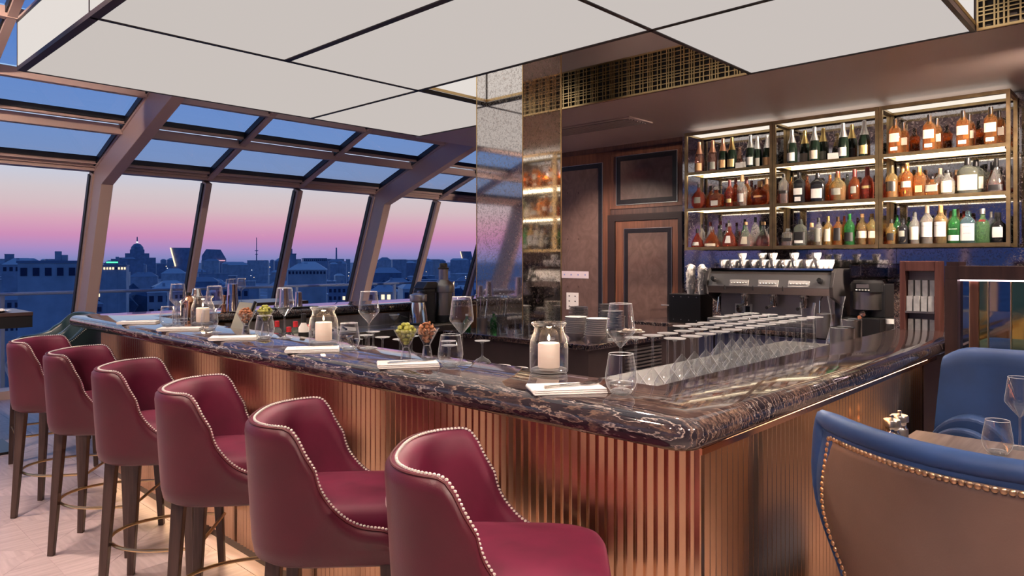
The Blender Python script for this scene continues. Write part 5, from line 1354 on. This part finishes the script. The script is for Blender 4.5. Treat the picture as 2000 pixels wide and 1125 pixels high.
# ================================================================== LEFT-ARM WORKTOP: juicer, press, shakers
jx, jy = 3.98, 4.83
ju = thing('juicer', 'tall steel centrifugal juicer with black pulp bin on the worktop', 'juicer', (onY(866, 600, 4.83).x, 4.83, .956))
MB().lathe([(0, 0), (.085, 0), (.09, .01), (.085, .05), (.083, .06)], 28).build('foot', black, ju, smooth=True)
MB().lathe([(.082, .055), (.082, .26), (.0, .26)], 28).build('motor_body', steel, ju, smooth=True)
MB().lathe([(.083, .26), (.095, .265), (.097, .32), (.085, .345), (.045, .375), (.04, .38)], 28).build('bowl_cover', st2, ju, smooth=True)
MB().lathe([(.042, .375), (.042, .47), (0, .47)], 24).build('feed_chute', steel, ju, smooth=True)
MB().lathe([(0, .47), (.05, .47), (.05, .485), (.036, .487), (.036, .515), (.03, .525), (0, .526)], 24).build('pusher', P('smoked_plastic', (.05, .045, .035), .3), ju, smooth=True)
for s_ in (-1, 1): MB().quadbar((s_*.075*SS*1.3, -s_*.075*CC*1.3, .22), (s_*.075*SS*1.25, -s_*.075*CC*1.25, .36), .012).build('clamp_arm', chrome, ju)
pb = MB().box(-.25, -.02, .0, -.10, .13, .30).build('pulp_bin', P('bin_charcoal', (.03, .035, .045), .3), ju, bevel=.02)
MB().prism([(-.25, .30), (-.10, .30), (-.06, .335), (-.10, .36), (-.20, .36)], 'y', -.02, .13).build('pulp_chute', MATS['bin_charcoal'], ju, bevel=.008)
cp = thing('citrus_press', 'polished steel citrus press with lidded bowl beside the juicer', 'citrus press', (onY(818, 600, 4.78).x-.02, 4.76, .956))
MB().lathe([(0, 0), (.10, 0), (.102, .012), (.09, .02)], 28).build('base_plate', black, cp, smooth=True)
MB().lathe([(.085, .015), (.075, .08), (.06, .17), (.055, .19)], 28).build('motor_cone', chrome, cp, smooth=True)
MB().lathe([(.05, .19), (.074, .20), (.076, .25), (.074, .255), (.03, .27), (0, .272)], 28).build('lidded_bowl', steel, cp, smooth=True)
MB().lathe([(0, .27), (.014, .272), (.014, .285), (0, .29)], 12).build('lid_knob', chrome, cp, smooth=True)
MB().tube([(-.08, .05, .06), (-.13, .08, .08), (-.14, .09, .03), (-.10, .07, .012)], .006, 8).build('power_cord', black, cp, smooth=True)
cg = thing('sorbet_coupe', 'frosted pale coupe standing on the drain grooves', 'coupe glass', (onY(770, 600, 4.74).x, 4.74, .956))
MB().lathe([(0, 0), (.03, 0), (.03, .003), (.005, .008), (.005, .05), (.02, .06), (.042, .095), (.045, .105)], 22).build('coupe', thick_m, cg, smooth=True)
fz = P('frosted', (.70, .70, .68), .7); MB().lathe([(0, .062), (.02, .064), (.041, .096), (0, .10)], 20).build('crushed_ice', fz, cg, smooth=True)
# row of tools
ct = thing('cutlery_tray', 'shallow tray of black handled bar tools on the worktop', 'tray', (2.95, 4.76, .951))
MB().box(-.24, -.10, 0, .24, .10, .008).box(-.24, -.10, .008, -.232, .10, .03).box(.232, -.10, .008, .24, .10, .03).box(-.232, .092, .008, .232, .10, .03).build('tray', porc, ct)
for k in range(7): 
    h_ = MB().tube([(-.19+k*.06, -.06, .02), (-.16+k*.06, .03, .024)], .008, 8).build('tool_handle', black, ct, smooth=True); MB().lathe([(0, 0), (.013, .006), (.013, .012), (0, .018)], 10, (-.155+k*.06, .045, .016)).build('tool_head', chrome, h_, smooth=True)
# shakers on the marble of the left arm
def tin(px, ytop, y_, label, m=chrome, r0=.030, r1=.042, h=.17, z=ZB, flip=True):
    x = onY(px, 600, y_).x; t = thing('shaker_tin', label, 'shaker', (x, y_, z))
    a, b = (r1, r0) if flip else (r0, r1)
    MB().lathe([(0, 0), (a, 0), (b, h), (b-.004, h+.003), (0, h+.003)] if flip else [(0, 0), (a, 0), (b, h), (b-.0015, h), (a-.002, .004), (0, .004)], 24).build('tin', m, t, smooth=True)
    MB().tube([(a*math.cos(2*PI*k/20), a*math.sin(2*PI*k/20), .002) for k in range(20)], .002, 6, closed=True).build('rolled_rim', m, t, smooth=True)
    return t
mat_ = tag(MB().box(-.20, -.05, 0, .20, .05, .008).build('bar_mat', black, None, (onY(572, 600, 5.10).x, 5.10, ZB), bevel=.002), 'black rubber bar mat on the inner edge of the left arm', 'bar mat')
tin(583, 572, 5.10, 'small steel tin upturned on the black bar mat', h=.115, r0=.024, r1=.032, z=ZB+.008)
tin(555, 563, 5.10, 'taller steel tin upturned on the black bar mat', h=.155, z=ZB+.008)
tin(454, 555, 5.08, 'tall upturned steel shaker tin beside the frosted glasses', h=.20, r0=.034, r1=.046)
t = thing('cobbler_shaker', 'steel cobbler shaker with narrow shoulders on the left arm', 'shaker', (onY(384, 600, 5.09).x, 5.09, ZB))
MB().lathe([(0, 0), (.034, 0), (.042, .10), (.042, .115)], 24).build('body', chrome, t, smooth=True); MB().lathe([(.042, .115), (.03, .142), (.027, .17), (.024, .175), (0, .176)], 24).build('shoulder_cap', chrome, t, smooth=True)
t = thing('copper_shaker', 'copper shaker with black strainer handles on the bar top', 'shaker', onZ(357, 622, ZB)+Vector((.06, .06, 0)))
MB().lathe([(0, 0), (.032, 0), (.038, .09), (.038, .10)], 24).build('body', copper, t, smooth=True); MB().lathe([(.040, .10), (.04, .108), (.026, .13), (.022, .135), (.022, .145), (0, .146)], 24).build('cap', copper, t, smooth=True)
MB().lathe([(0, .146), (.016, .146), (.014, .165), (0, .168)], 14).build('knob', black, t, smooth=True)
for s_ in (-1, 1): MB().quadbar((s_*.05, -.02, .01), (s_*.045, -.03, .09), .018, h0=.006).build('handle', black, t)
jg = thing('copper_jigger', 'tall copper jigger behind the candle on the left arm', 'jigger', (onY(437, 600, 5.07).x, 5.07, ZB))
MB().lathe([(0, .0), (.021, 0), (.010, .055), (.010, .058), (.019, .12), (.0175, .12), (0, .07)], 20).build('cones', copper, jg, smooth=True); MB().tube([(.0105*math.cos(2*PI*k/14), .0105*math.sin(2*PI*k/14), .0565) for k in range(14)], .002, 6, closed=True).build('waist_ring', brass, jg, smooth=True)
# bottles behind the front counter with red tops
for k, (px, py, hh, m_, cm_, lb_) in enumerate(((564, 645, .115, blk, P('cap_red', (.55, .03, .04), .4), 'dark bottle with red cap beside the candle jar'), (577, 633, .135, smoke, P('cap_red', (.55, .03, .04), .4), 'tall smoky bottle with red neck behind the front counter'),
                                               (593, 613, .195, P('cream_bottle', (.70, .66, .62), .4), black, 'white printed bottle with black pourer behind the front counter'), (602, 634, .125, clear, P('cap_red', (.55, .03, .04), .4), 'clear bottle with red shrink cap behind the front counter'), (541, 625, .14, clear, P('cap_red', (.55, .03, .04), .4), 'small clear bottle with red cap next to the wine glass'))):
    x = 2.0+(k % 2)*.09; y_ = yw(px, x); t = thing('bar_bottle', lb_, 'bottle', (x, y_, ZI)); r0 = .027
    MB().lathe([(0, 0), (r0, 0), (r0*1.02, .005), (r0, hh*.62), (r0*.5, hh*.74), (r0*.42, hh*.9), (0, hh*.9)], 16).build('glass_body', m_, t, smooth=True); MB().lathe([(0, hh*.76), (r0*.52, hh*.76), (r0*.5, hh), (0, hh+.002)], 12).build('cap', cm_, t, smooth=True)
    MB().lathe([(r0*1.03, hh*.15), (r0*1.03, hh*.5)], 16).build('label', paperw if k % 2 else paperb, t, smooth=True)
mj = thing('milk_jug', 'small steel milk jug behind the front counter', 'jug', (2.03, 3.06, ZI)); MB().lathe([(0, 0), (.045, 0), (.046, .05), (.034, .085), (.038, .10)], 24).build('body', chrome, mj, smooth=True); MB().tube([(.036, -.02, .085), (.07, -.04, .08), (.07, -.04, .03), (.044, -.02, .025)], .004, 6).build('handle', chrome, mj, smooth=True)
for k, (px, py) in enumerate(((323, 610), (318, 622))):
    q = onZ(px, py+22, ZB); t = thing('highball_glass', ['tall cut highball glass at the far end of the bar', 'short cut highball glass at the far end of the bar'][k], 'glass', (q.x+.12+.05*k, q.y+.06+.16*k, ZB)); MB().lathe([(0, 0), (.03, 0), (.032, .005), (.036, .13-.03*k)], 20).build('body', wine_m, t, smooth=True); MB().lathe([(0, .001), (.029, .001), (.031, .02), (0, .021)], 16).build('base', thick_m, t, smooth=True)
# menu holder with a slanted card
mh = thing('menu_card', 'grey menu card leaning on a black clip behind the front counter', 'menu', (1.80, yw(470, 1.80)+.02, ZB))
MB().add([(0, -.10, .0), (0, .10, 0), (.05, .10, .14), (.05, -.10, .14), (.006, -.10, .0), (.006, .10, 0), (.056, .10, .14), (.056, -.10, .14)], [(0, 1, 2, 3), (4, 7, 6, 5), (0, 4, 5, 1), (1, 5, 6, 2), (2, 6, 7, 3), (3, 7, 4, 0)]).build('card', papergr, mh)
MB().quadbar((-.012, -.09, .006), (.05, -.09, .15), .012).build('clip', black, mh)
# ================================================================== RIGHT SIDE: partition, banquette, table, armchair
XQ = 3.80
par = thing('bar_partition', 'dark wood partition with mirror strips and a glowing strip under its top rail', 'partition', (XQ, .2, 0))
def pp(mb, name, m, **k): o = mb.build(name, m, par, **k); o.location = (-XQ, -.2, 0); return o
def yq(px): return onX(px, 560, XQ).y
y0, y1 = -1.9, yq(1841)
y1 = min(y1, YM-.005)
pp(MB().box(XQ, y0, 0, XQ+.14, y1, .96), 'lower_panel', walnut_d)
pp(MB().box(XQ, y0, 1.415, XQ+.14, y1, 1.478), 'header', walnut_d, bevel=.002)
pp(MB().box(XQ, y1-.052, .96, XQ+.14, y1, 1.415), 'end_post', walnut_d, bevel=.002)
pp(MB().box(XQ, y1-.06, 1.478, XQ+.14, y1-.008, 1.497), 'cap_block', walnut_d)
pp(MB().box(XQ+.07, y0, .96, XQ+.14, y1-.052, 1.415), 'backing', black)
def strip(a, b, m, nm, x0=XQ+.06): 
    ya_, yb_ = yq(a), yq(b); pp(MB().box(x0, min(ya_, yb_), .962, XQ+.069, max(ya_, yb_), 1.406), nm, m)
strip(1859, 1888, mirror_d, 'mirror_strip'); strip(1907, 1924, mirror_g, 'gold_mirror_strip'); strip(1927, 1969, mirror_d, 'mirror_strip'); strip(1972, 2010, mirror_g, 'gold_mirror_strip'); strip(2013, 2060, mirror_d, 'mirror_strip'); strip(2063, 2100, mirror_g, 'gold_mirror_strip')
for a, b in ((1855, 1858.3), (1888, 1890), (1924.3, 1926.6), (1969.3, 1971.6), (2010.3, 2012.6)): strip(a, b, brass, 'brass_strip', XQ+.05)
strip(1890.5, 1906.5, walnut, 'wood_strip', XQ+.045)
pp(MB().box(XQ+.03, y0, 1.408, XQ+.05, y1-.056, 1.4149), 'led_strip', led_p)
# banquette
bq = thing('banquette', 'blue velvet curved banquette with rolled end against the partition', 'sofa', (3.6, .2, 0))
def bqp(mb, name, m=velvet_blue, **k): o = mb.build(name, m, bq, **k); o.location = (-3.6, -.2, 0); return o
def backseg(ya, yb, xf, xb, z0, z1, curl):
    m = MB(); n_ = 14; rows = []
    prof = []
    for k in range(9): prof.append((xf+.07*(k/8)**2-.0, z0+(z1-.07-z0)*k/8))
    for k in range(1, 9):
        a = PI-PI*k/8; prof.append((xf+.07+.055+.055*math.cos(a)*1.0, z1-.07+.07*math.sin(a)))
    prof.append((xb, z0))
    N = len(prof)
    for j in range(n_+1):
        f = j/n_; y_ = ya+(yb-ya)*f
        dx = -.05*math.sin(PI*f); bulge = -.35*curl*max(0, f-.5)**2*4*.25
        zz = -.05*curl*max(0, (f-.72)/.28)**2
        rows.append([(x+dx*.35+bulge, y_+(.045*curl*max(0, (f-.6)/.4)*(1-(z-z0)/(z1-z0))), z0+(z-z0)*(1+zz)) for x, z in prof])
    vs_ = [p for r in rows for p in r]
    fs = [(j*N+i, j*N+i+1, (j+1)*N+i+1, (j+1)*N+i) for j in range(n_) for i in range(N-1)]
    fs += [tuple(range(N)), tuple(n_*N+i for i in range(N))[::-1]]
    m.add(vs_, fs); return m
bqp(backseg(.385, .742, 3.50, 3.77, .30, 1.128, 1.), 'back_panel', smooth=True)
bqp(backseg(-.06, .383, 3.50, 3.77, .30, 1.128, 0.), 'back_panel', smooth=True)
bqp(backseg(-.60, -.062, 3.50, 3.77, .30, 1.128, 0.), 'back_panel', smooth=True)
def roll(yc_, zc_, r_, x0, x1, nm):
    m = MB(); n_ = 18; sec = [(yc_+r_*math.cos(PI*k/n_), zc_+r_*math.sin(PI*k/n_)) for k in range(n_+1)]+[(yc_-r_, .42), (yc_+r_, .42)]
    m.prism(sec, 'x', x0, x1); bqp(m, nm, bevel=.012)
roll(.625, .705, .150, 3.40, 3.52, 'rolled_arm'); roll(.640, .680, .135, 3.345, 3.40, 'arm_facing')
bqp(MB().box(3.35, -.6, .28, 3.70, .49, .46), 'seat_cushion', bevel=.03)
bqp(MB().box(3.38, -.6, .06, 3.75, .74, .28), 'base', leather_taupe, bevel=.01)
for y_ in (-.5, .65): bqp(MB().box(3.42, y_, 0, 3.48, y_+.05, .06), 'foot', leg_wood)
# dining table
tz = .79
tt_m = wood('grey_oak', (.16, .12, .105), (.30, .235, .21), .35, 5, (.07, 1, 1), bump=.3)
tbl = thing('dining_table', 'square grey oak restaurant table beside the banquette', 'table', (2.95, .35, 0))
MB().box(-.37, -.60, tz-.035, .385, .452, tz).build('tabletop', tt_m, tbl, bevel=.004)
MB().lathe([(0, .02), (.035, .02), (.035, tz-.035), (0, tz-.035)], 18, (0, -.08, 0)).build('pedestal', dark_lac, tbl, smooth=True)
MB().lathe([(0, 0), (.24, 0), (.24, .012), (.04, .024), (0, .024)], 28, (0, -.08, 0)).build('foot_plate', dark_lac, tbl, smooth=True)
q = onZ(1992, 876, tz); dup(wg0, (q.x, q.y, tz), 0, 'stemmed wine glass on the grey oak table', scale=(1.12, 1.12, 1.12))
q = onZ(1948, 887, tz); dup(tb0, (q.x, q.y, tz), 0, 'stemless tumbler on the grey oak table', scale=(1.12, 1.12, 1.12))
def mill(loc, label):
    t = thing('pepper_mill', label, 'mill', loc, 0, 'steel mills on the table')
    MB().lathe([(0, 0), (.028, 0), (.029, .004), (.029, .085), (.027, .09)], 24).build('glass_well', st2, t, smooth=True)
    MB().lathe([(.027, .09), (.023, .095), (.022, .110), (.024, .113)], 24).build('neck', chrome, t, smooth=True)
    MB().lathe([(.024, .113), (.030, .116), (.030, .135), (.027, .139), (0, .140)], 24).build('top', steel, t, smooth=True)
    MB().lathe([(0, .139), (.005, .140), (.0085, .147), (.007, .154), (0, .156)], 14).build('knob', chrome, t, smooth=True)
mill((2.80, .752, tz), 'squat steel mill at the table edge beside the bar'); mill((2.90, .752, tz), 'squat steel mill standing behind its twin at the table edge')
# armchair seen from behind
ac = thing('blue_armchair', 'armchair with taupe leather back, blue velvet edging and brass nailheads', 'armchair', (2.18, .255, 0), math.radians(8))
def chair_grid(off, wscale=1., inset_=0., rows=22, cols=34, zmax=None):
    pts = []
    for j in range(rows+1):
        v = j/rows; z = .40+(1.065-.40)*v
        # half width flares towards the top with a hooked ear
        f = (z-.40)/(.665)
        hwid = .385+.02*f+.085*smooth01((f-.25)/.5)*1.0-.02*max(0, (f-.8)/.2)
        row = []
        for i in range(cols+1):
            u = -1+2*i/cols; ztop_drop = -.0*abs(u)
            th_ = u*(hwid-inset_*.55); uu = th_/hwid
            x = -.36+off+.30*abs(uu)**2.2*(.55+.45*f)-.07*f
            row.append((x, th_, z-(inset_*f)))
        pts.append(row)
    return pts
def grid_mesh(front, backg):
    R0, C0 = len(front), len(front[0]); m = MB()
    vs_ = [p for r in front for p in r]+[p for r in backg for p in r]; o = R0*C0
    fs = []
    for j in range(R0-1):
        for i in range(C0-1):
            a = j*C0+i; fs.append((a, a+1, a+C0+1, a+C0)); fs.append((o+a, o+a+C0, o+a+C0+1, o+a+1))
    for i in range(C0-1):
        fs.append((i, o+i, o+i+1, i+1)); a = (R0-1)*C0+i; fs.append((a, a+1, o+a+1, o+a))
    for j in range(R0-1):
        a = j*C0; fs.append((a, a+C0, o+a+C0, o+a)); a = j*C0+C0-1; fs.append((a, o+a, o+a+C0, a+C0))
    m.add(vs_, fs); return m
g0 = chair_grid(0); g1 = chair_grid(.075)
grid_mesh(g0, g1).build('back_shell', velvet_blue, ac, smooth='all', bevel=0)
gp_ = chair_grid(-.006, 1., .030); gp2 = chair_grid(.004, 1., .030)
grid_mesh(gp_, gp2).build('leather_panel', leather_taupe, ac, smooth='all')
# rounded blue roll along the top and sides
edge = [g0[j][0] for j in range(4, len(g0)-1)]+[g0[-1][i] for i in range(len(g0[0]))]+[g0[j][-1] for j in range(len(g0)-2, 3, -1)]
edge = [(x+.022, y_, z) for x, y_, z in edge]
MB().tube(edge, [.014+.014*smooth01((z_-.85)/.2) for _, _, z_ in edge], 10).build('velvet_roll', velvet_blue, ac, smooth='all')
gs = chair_grid(-.0065, 1., .036)
line = [Vector(gs[j][0]) for j in range(0, len(gs))]+[Vector(gs[-1][i]) for i in range(1, len(gs[0]))]+[Vector(gs[j][-1]) for j in range(len(gs)-2, -1, -1)]
nh = MB().lathe([(.0072, 0), (.0068, .0012), (.0045, .0034), (0, .0044)], 10).mesh('nailhead', smooth=True); nh.materials.append(P('old_brass_nail', (.50, .33, .20), .3, 1.0))
acc = 0
for p_, q_ in zip(line, line[1:]):
    L = (q_-p_).length; s0 = 0
    while acc+L-s0 >= .0152:
        s0 += .0152-acc; acc = 0; c_ = p_+(q_-p_)*(s0/L)
        an = math.atan2(c_.y, .42)
        link('nailhead', nh, ac, c_, (0, -PI/2, -an*.9))
    acc += L-s0
MB().box(-.26, -.33, .36, .30, .33, .46).build('seat', velvet_blue, ac, bevel=.03)
MB().box(-.27, -.34, .25, .30, .34, .36).build('seat_frame', leather_taupe, ac, bevel=.01)
for x, y_ in ((-.22, -.28), (-.22, .28), (.25, -.28), (.25, .28)): MB().quadbar((x, y_, 0), (x, y_, .26), .03, .045, up=(1, 0, 0)).build('leg', leg_wood, ac)

# ================================================================== LEFT: high tables and teal chairs by the glass
tz2 = 1.10
def high_table(loc, w_, d_, label, rz=0.):
    t = thing('high_table', label, 'table', loc, rz)
    MB().box(-w_/2, -d_/2, tz2-.03, w_/2, d_/2, tz2).build('tabletop', P('table_dark_wood', (.05, .03, .028), .3), t, bevel=.003)
    MB().box(-w_/2+.004, -d_/2+.004, tz2-.12, w_/2-.004, d_/2-.004, tz2-.03).build('apron', black, t)
    MB().box(-.04, -.04, .02, .04, .04, tz2-.12).build('pedestal', black, t); MB().box(-.26, -.26, 0, .26, .26, .02).build('foot_plate', black, t)
    return t
q = onZ(75, 609, tz2)
high_table((q.x-.38, q.y+.33, 0), .70, .62, 'dark high table beside the teal chairs with plates laid')
ht = (q.x-.38, q.y+.33)
q2 = onZ(532, 592, tz2)
high_table((3.35, 6.75, 0), .95, .62, 'dark high table by the window set with wine glasses')
for k, (px, py) in enumerate(((419, 590), (440, 590), (467, 589), (482, 589))):
    qq = onZ(px, py, tz2); dup(wg0, (min(3.75, max(2.95, qq.x)), 6.52+.1*k, tz2), 0, 'wine glass on the high table by the window', 'wine glasses by the window', (.95, .95, .95))
dup(tb0, (3.62, 6.56, tz2), 0, 'tumbler on the high table by the window')
for k, (dx, dy) in enumerate(((.12, -.14), (-.16, -.14))):
    pt = thing('place_plate', ['pale plate with folded rose napkin on the dark high table', 'pale plate on the dark high table'][k], 'plate', (ht[0]+dx, ht[1]+dy, tz2)); MB().lathe([(0, 0), (.07, 0), (.115, .012), (.117, .014), (.07, .006), (0, .005)], 24).build('plate', porc, pt, smooth=True)
    if k == 0: tag(MB().box(-.07, -.035, 0, .07, .035, .02).build('napkin', linen, None, (ht[0]+dx, ht[1]+dy, tz2+.0055), bevel=.006), 'folded rose napkin on a plate on the dark high table', 'napkin')
# teal chairs reuse the wrap-round form in dark leather
def make_teal(label, loc, rz):
    t = thing('teal_bar_chair', label, 'bar stool', loc, rz, 'teal bar chairs')
    pts, tops = stool_shell(.26, .29, .29, .62, 1.05, .86, .05, 56, .25)
    def ring(off, z): return [(x+n_[0]*off, y_+n_[1]*off, zz) for (x, y_, n_), zz in zip(pts, z)]
    N = len(pts); rows = [ring(-.04, [.70+.0*h for h in tops]), ring(-.005, [.74]*N), ring(.01, [h-.03 for h in tops]), ring(.012, [h-.008 for h in tops]), ring(0, [h for h in tops]), ring(-.03, [h-.006 for h in tops]), ring(-.045, [h-.03 for h in tops]), ring(-.05, [.74]*N)]
    m = MB().add([p for r_ in rows for p in r_], [(j*N+i, j*N+i+1, (j+1)*N+i+1, (j+1)*N+i) for j in range(len(rows)-1) for i in range(N-1)])
    for idx in (0, N-1): m.add([r_[idx] for r_ in rows], [tuple(range(len(rows)))])
    m.build('wrap_back', velvet_teal, t, smooth=True)
    sl_ = [Vector(p) for p in ring(.0145, [h-.018 for h in tops])]; st = MB(); acc = 0
    for p, q_ in zip(sl_, sl_[1:]):
        L = (q_-p).length; s0 = 0
        while acc+L-s0 >= .013: s0 += .013-acc; acc = 0; c_ = p+(q_-p)*(s0/L); st.lathe([(0, -.004), (.004, 0), (0, .004)], 6, c_)
        acc += L-s0
    stuff(st.build('nailhead_trim', stud, t, fix=False))
    MB().box(-.22, -.24, .66, .30, .24, .78).build('seat', velvet_blue, t, bevel=.035)
    for x, y_ in ((-.2, -.2), (-.2, .2), (.24, -.21), (.24, .21)): MB().quadbar((x*1.1, y_*1.1, 0), (x, y_, .67), .028, .045, up=(1, 0, 0)).build('leg', leg_wood, t)
    MB().tube([(.26, -.22, .28), (.26, .22, .28), (-.21, .21, .28), (-.21, -.21, .28)], .008, 8, closed=True).build('foot_rail', brass, t)
    return t
make_teal('dark teal studded bar chair pushed to the dark high table, nearer the glass', (1.72, 6.95, 0), math.radians(172))
make_teal('dark teal studded bar chair between the burgundy stools and the high table', (1.50, 6.02, 0), math.radians(172))
make_teal('dark teal bar chair with blue seat on the far side of the high table', (.98, 7.55, 0), math.radians(-80))
# ================================================================== UNSEEN FITTINGS ADDED TO LIGHT THE ROOM
dl_me = MB().lathe([(.045, 0), (.06, 0), (.06, -.012), (.045, -.012), (.040, -.004)], 20).mesh('trim_ring', smooth=True); dl_me.materials.append(P('fill_trim', (.4, .36, .34), .4, .6))
dl_em = MB().lathe([(0, -.003), (.043, -.003)], 16).mesh('lens'); dl_em.materials.append(EMIT('fill_lens', (1, .82, .66), 6))
def unseen_downlight(x, y_, z, watts, label, ang=70, col=(1, .80, .66), tilt=None, group='added downlights'):  # fitting with a spot beam, added out of view for its light
    t = thing('unseen_downlight', label, 'unseen_downlight', (x, y_, z), 0, group)
    link('trim_ring', dl_me, t); link('lens', dl_em, t)
    l = lamp('fill_beam', 'SPOT', (0, 0, -.02), watts, col, t, spot_size=math.radians(ang), spot_blend=.6, shadow_soft_size=.05)
    if tilt:
        d = Vector(tilt)-Vector((x, y_, z)); l.rotation_euler = d.to_track_quat('-Z', 'Y').to_euler()
for (x, y_) in ((-.6, 3.4), (-.6, 5.4), (-.6, 1.2)):
    unseen_downlight(x, y_, ZC, 190, 'small added downlight in the upper ceiling over the stools side of the room', 75, tilt=(.9, y_+.2, 0))
for (x, y_) in ((.55, 4.2), (.55, 2.2), (.2, -.4)):
    unseen_downlight(x, y_, ZC, 200, 'small added downlight in the upper ceiling near the light box edge', 80, tilt=(1.9, y_, .9))
for (x, y_) in ((-2.2, 1.0), (-2.2, 4.0), (-2.2, -2.0), (-2.2, 7.0-2)):  # added behind the camera to raise the ambient light
    unseen_downlight(x, y_, ZC, 330, 'small added downlight in the upper ceiling near the front windows', 110)
for (x, y_, t_, w_, a_) in ((5.35, .42, (6.6, 1.3, 1.9), 150, 70), (5.35, .10, (6.6, 2.2, 2.0), 320, 60), (5.35, -.22, (6.6, 3.1, 2.0), 640, 50), (5.35, -.55, (6.8, 4.6, 1.3), 800, 40), (5.2, .26, (6.2, 2.0, 1.2), 260, 70)):  # added beyond the frame edge to light bottles and panelling
    unseen_downlight(x, y_, ZS, w_, 'small added downlight in the soffit past the end of the shelves', a_, tilt=t_)
unseen_downlight(5.5, 5.0, ZS, 300, 'small added downlight in the soffit before the walnut panelling', 100, tilt=(6.5, 4.6, .6))  # added out of sight behind the column to brighten the door wall
for (x, y_) in ((4.65, 2.75), (4.65, 3.35)):  # added above the box, out of view, to brighten the upturned glasses
    unseen_downlight(x, y_, ZC, 420, 'small added downlight high in the recess between lit panels', 90, tilt=(2.9, 1.45, 1.1))
for (x, y_) in ((2.0, -2.2), (.9, -1.7)):  # added to brighten the fluted side of the short arm
    unseen_downlight(x, y_, ZC, 360, 'small added downlight in the upper ceiling over the dining tables', 70, tilt=(2.6, .75, .35))
unseen_downlight(4.35, .25, ZC, 260, 'small added downlight high above the sachet rack', 80, tilt=(4.7, 1.05, 1.2))  # added out of view to brighten the sachets
for (x, y_, tx) in ((.2, 5.1, 2.4), (-.6, 4.7, .2)):  # added to warm and brighten the posts
    unseen_downlight(x, y_, ZC, 250, 'small added downlight in the upper ceiling washing the window posts', 70, tilt=(tx, 8.3, 1.3))
